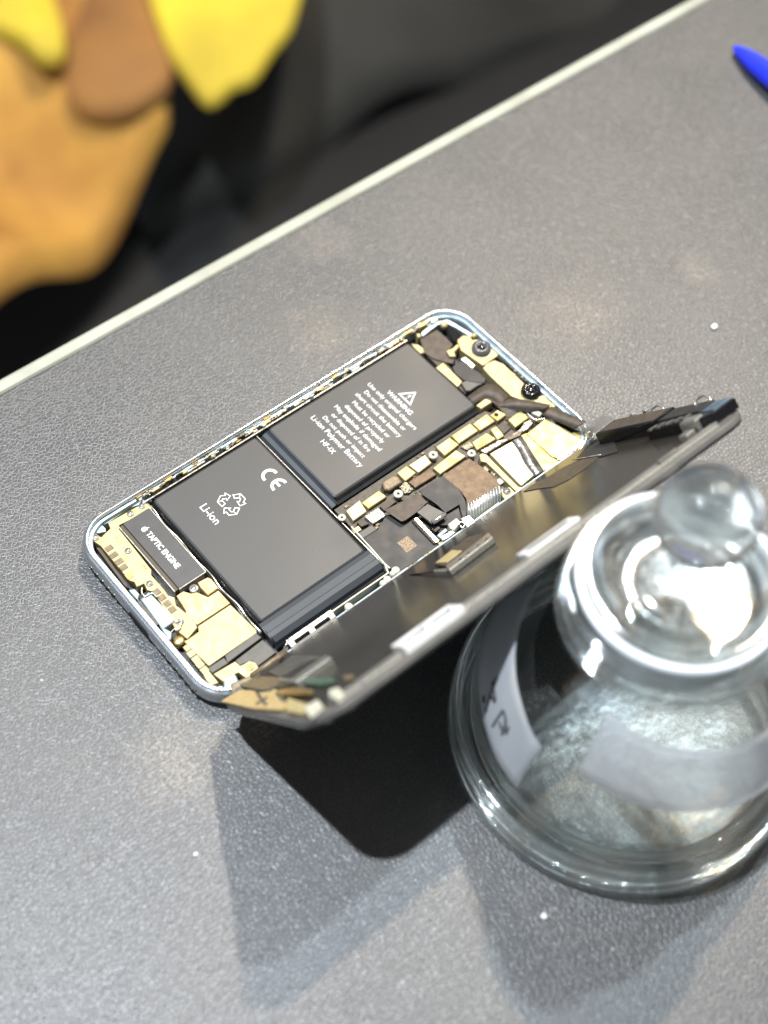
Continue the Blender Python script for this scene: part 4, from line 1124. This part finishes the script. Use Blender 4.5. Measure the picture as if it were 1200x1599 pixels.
bl('inner_glare_ring', torus_prof(39.2, 9.6, 1.6, 1.3), 'glass_solid')  # solid glass rings added to give white glare arcs inside
bl('inner_glare_ring', torus_prof(40.4, 15.4, .5, .4), 'glass_solid')
bl('arc_liquid', [(0, 12.6), (36, 12.6), (38.6, 13.0), (39.6, 13.8)], 'arc_liquid', close=False)  # thin layer added to give highlight arcs in the bottle
bl('collar', torus_prof(25.1, 63.4, 1.5, 1.5), 'glass_foot')
bl('collar', torus_prof(24.9, 67.3, 1.3, 2.0), 'glass_foot')
bl('collar', torus_prof(24.6, 71.8, 1.0, 1.8), 'glass_foot')
bl('stopper_plug', [(0, 62), (9, 62.2), (16.5, 62.0), (18.9, 63), (19.2, 66), (19.3, 73.0), (17, 72.6), (0, 72.5)], 'glass', close=False)
bl('dish', [(0, 73.2), (16, 73.4), (19.6, 74.2), (20.4, 76.4), (21.6, 77.9), (22.2, 78.6), (21.8, 79.3), (20.7, 79.4), (19.6, 78.6), (18.0, 76.8), (14.6, 75.2), (10.2, 74.9), (7.0, 76.2), (5.2, 79.2), (4.2, 83), (0, 83.2)], 'dish', close=False)
stem = bl('stem', [(0, 83.3), (4.0, 83.4), (3.7, 86), (4.3, 88.6), (5.0, 89.6), (0, 89.7)], 'dish', close=False)
bl('knob', [(0, 89.9), (5.0, 90.0), (7.0, 92.0), (9.4, 94.8), (11.0, 98.2), (11.4, 101.6), (10.7, 105.2), (8.7, 108.4), (5.5, 110.3), (2.4, 110.9), (0, 111)], 'knob', close=False)
bl('ground_joint', [(19.9, 63.2), (20.9, 63.2), (21.0, 73.2), (19.9, 73.2)], 'ground')
bl('lip_ring', [(20.9, 74.0), (22.9, 74.2), (23.6, 75.4), (23.4, 77.0), (22.3, 77.6), (20.9, 75.9)], 'ground')
def rz(z):
    for (r0, z0), (r1, z1) in zip(OUT[3:], OUT[4:]):
        if z0 <= z <= z1: return r0 + (r1 - r0) * (z - z0) / max(z1 - z0, 1e-6)
    return 25
def skin(az, z, off):
    a = math.radians(az); r = rz(z) + off
    return Vector((r * math.cos(a), r * math.sin(a), z + off * .5))
def strip(name, corners, off, mat, nu=20, nv=6, wob=0, edge=None):
    """tape stuck to the glass; corners az,z at four corners"""
    bm = bmesh.new()
    grid = []
    for k, o2 in enumerate((off + .12, off)):
        g = []
        for i in range(nu + 1):
            row = []
            for j in range(nv + 1):
                s, t = i / nu, j / nv
                az = (1 - s) * ((1 - t) * corners[0][0] + t * corners[3][0]) + s * ((1 - t) * corners[1][0] + t * corners[2][0])
                z = (1 - s) * ((1 - t) * corners[0][1] + t * corners[3][1]) + s * ((1 - t) * corners[1][1] + t * corners[2][1])
                w = wob * (.5 + .5 * math.sin(s * 17 + t * 5)) * max(0, s - .6)
                row.append(bm.verts.new(V(skin(az, z, o2 + w))))
            g.append(row)
        grid.append(g)
    for g in grid:
        for i in range(nu):
            for j in range(nv): bm.faces.new((g[i][j], g[i + 1][j], g[i + 1][j + 1], g[i][j + 1]))
    a, b = grid
    for i in range(nu):
        bm.faces.new((a[i][0], a[i + 1][0], b[i + 1][0], b[i][0])); bm.faces.new((a[i][nv], a[i + 1][nv], b[i + 1][nv], b[i][nv]))
    for j in range(nv):
        bm.faces.new((a[0][j], a[0][j + 1], b[0][j + 1], b[0][j])); bm.faces.new((a[nu][j], a[nu][j + 1], b[nu][j + 1], b[nu][j]))
    return from_bm(name, bm, mat, bottle, True)
s1 = strip('tape_label', [(110, 32), (181, 24), (181, 39.5), (110, 50)], .15, 'frosttape', wob=2.0)
s1['label'] = 'frosted tape strip with handwritten marks on the left of the bottle'
s2 = strip('tape_label', [(-163, 40), (-78, 30), (-78, 47), (-163, 56)], .15, 'frosttape', wob=1.0)
s2['label'] = 'frosted tape strip on the near side of the bottle'
def ink(paths):
    bm = bmesh.new()
    for pth in paths:
        tube('x', smooth_path([skin(a, z, .45) for a, z in pth], 4), .34, None, None, 6, into=bm)
    return from_bm('handwriting', bm, 'ink', s1, True)
ink([[(148, 37.5), (151, 34), (154, 30.5), (155, 29.5)], [(151.5, 33.5), (155, 34.5), (148, 35.5)], [(149.5, 30.6), (151.5, 29.8)]])
ink([[(160, 36), (161, 30)], [(160, 36), (164, 35), (166, 31.5)], [(162, 33), (164.5, 32.4)], [(166, 35), (167, 33)]])
# droplets inside on the wall
rnd = random.Random(9)
bm = bmesh.new()
for _ in range(230):
    az = rnd.gauss(-176, 9); z = rnd.gauss(44, 5)
    if not 30 < z < 56: continue
    c = skin(az, z, -2.6); r = rnd.uniform(.18, .5)
    bmesh.ops.create_icosphere(bm, subdivisions=1, radius=r * S, matrix=Matrix.Translation(V(c)))
o = from_bm('condensation_droplets', bm, 'droplet', bottle, True); o['kind'] = 'stuff'

# ================================================================== PEN and crumbs
pen = thing('ballpoint_pen', (243.5, 64, 4.2), 'blue ballpoint pen at the upper right whose pointed end enters the photo', 'pen')
a = at('P', 1147, 73, 2.5); b = at('P', 1216, 128, 5.0)
d = (b - a).normalized()
def along(name, prof, mat):
    bm = bmesh.new()
    q = d.to_track_quat('Z', 'Y')
    base = a - Vector((243.5, 64, 4.2))
    lathe_into(bm, prof, 0, 0, 32, False, lambda p: base + q @ Vector(p))
    return from_bm(name, bm, mat, pen, True)
along('barrel', [(0, 0), (.9, .3), (1.6, 2), (2.6, 6), (3.6, 12), (4.1, 20), (4.2, 40), (4.2, 128), (0, 128)], 'pen')
along('end_cap', [(0, 128.2), (3.9, 128.2), (3.9, 134), (2.5, 136), (0, 136.2)], 'pen')
def crumb(x, y, r, label, seed):
    bm = bmesh.new()
    bmesh.ops.create_icosphere(bm, subdivisions=2, radius=r * S)
    rn = random.Random(seed)
    for v in bm.verts:
        v.co *= rn.uniform(.7, 1.2); v.co.z *= .6; v.co += V((x, y, r * .55))
    tag(from_bm('paper_crumb', bm, 'crumb', None, False), label, 'crumb')
crumb(134.9, -22.5, 1.1, 'tiny white crumb on the leatherette right of the worn patch', 1)
crumb(-40.4, -127.3, .9, 'tiny white crumb on the leatherette just in front of the bottle', 2)
crumb(-97.0, -61.0, .5, 'smallest white speck on the leatherette at the lower left', 3)
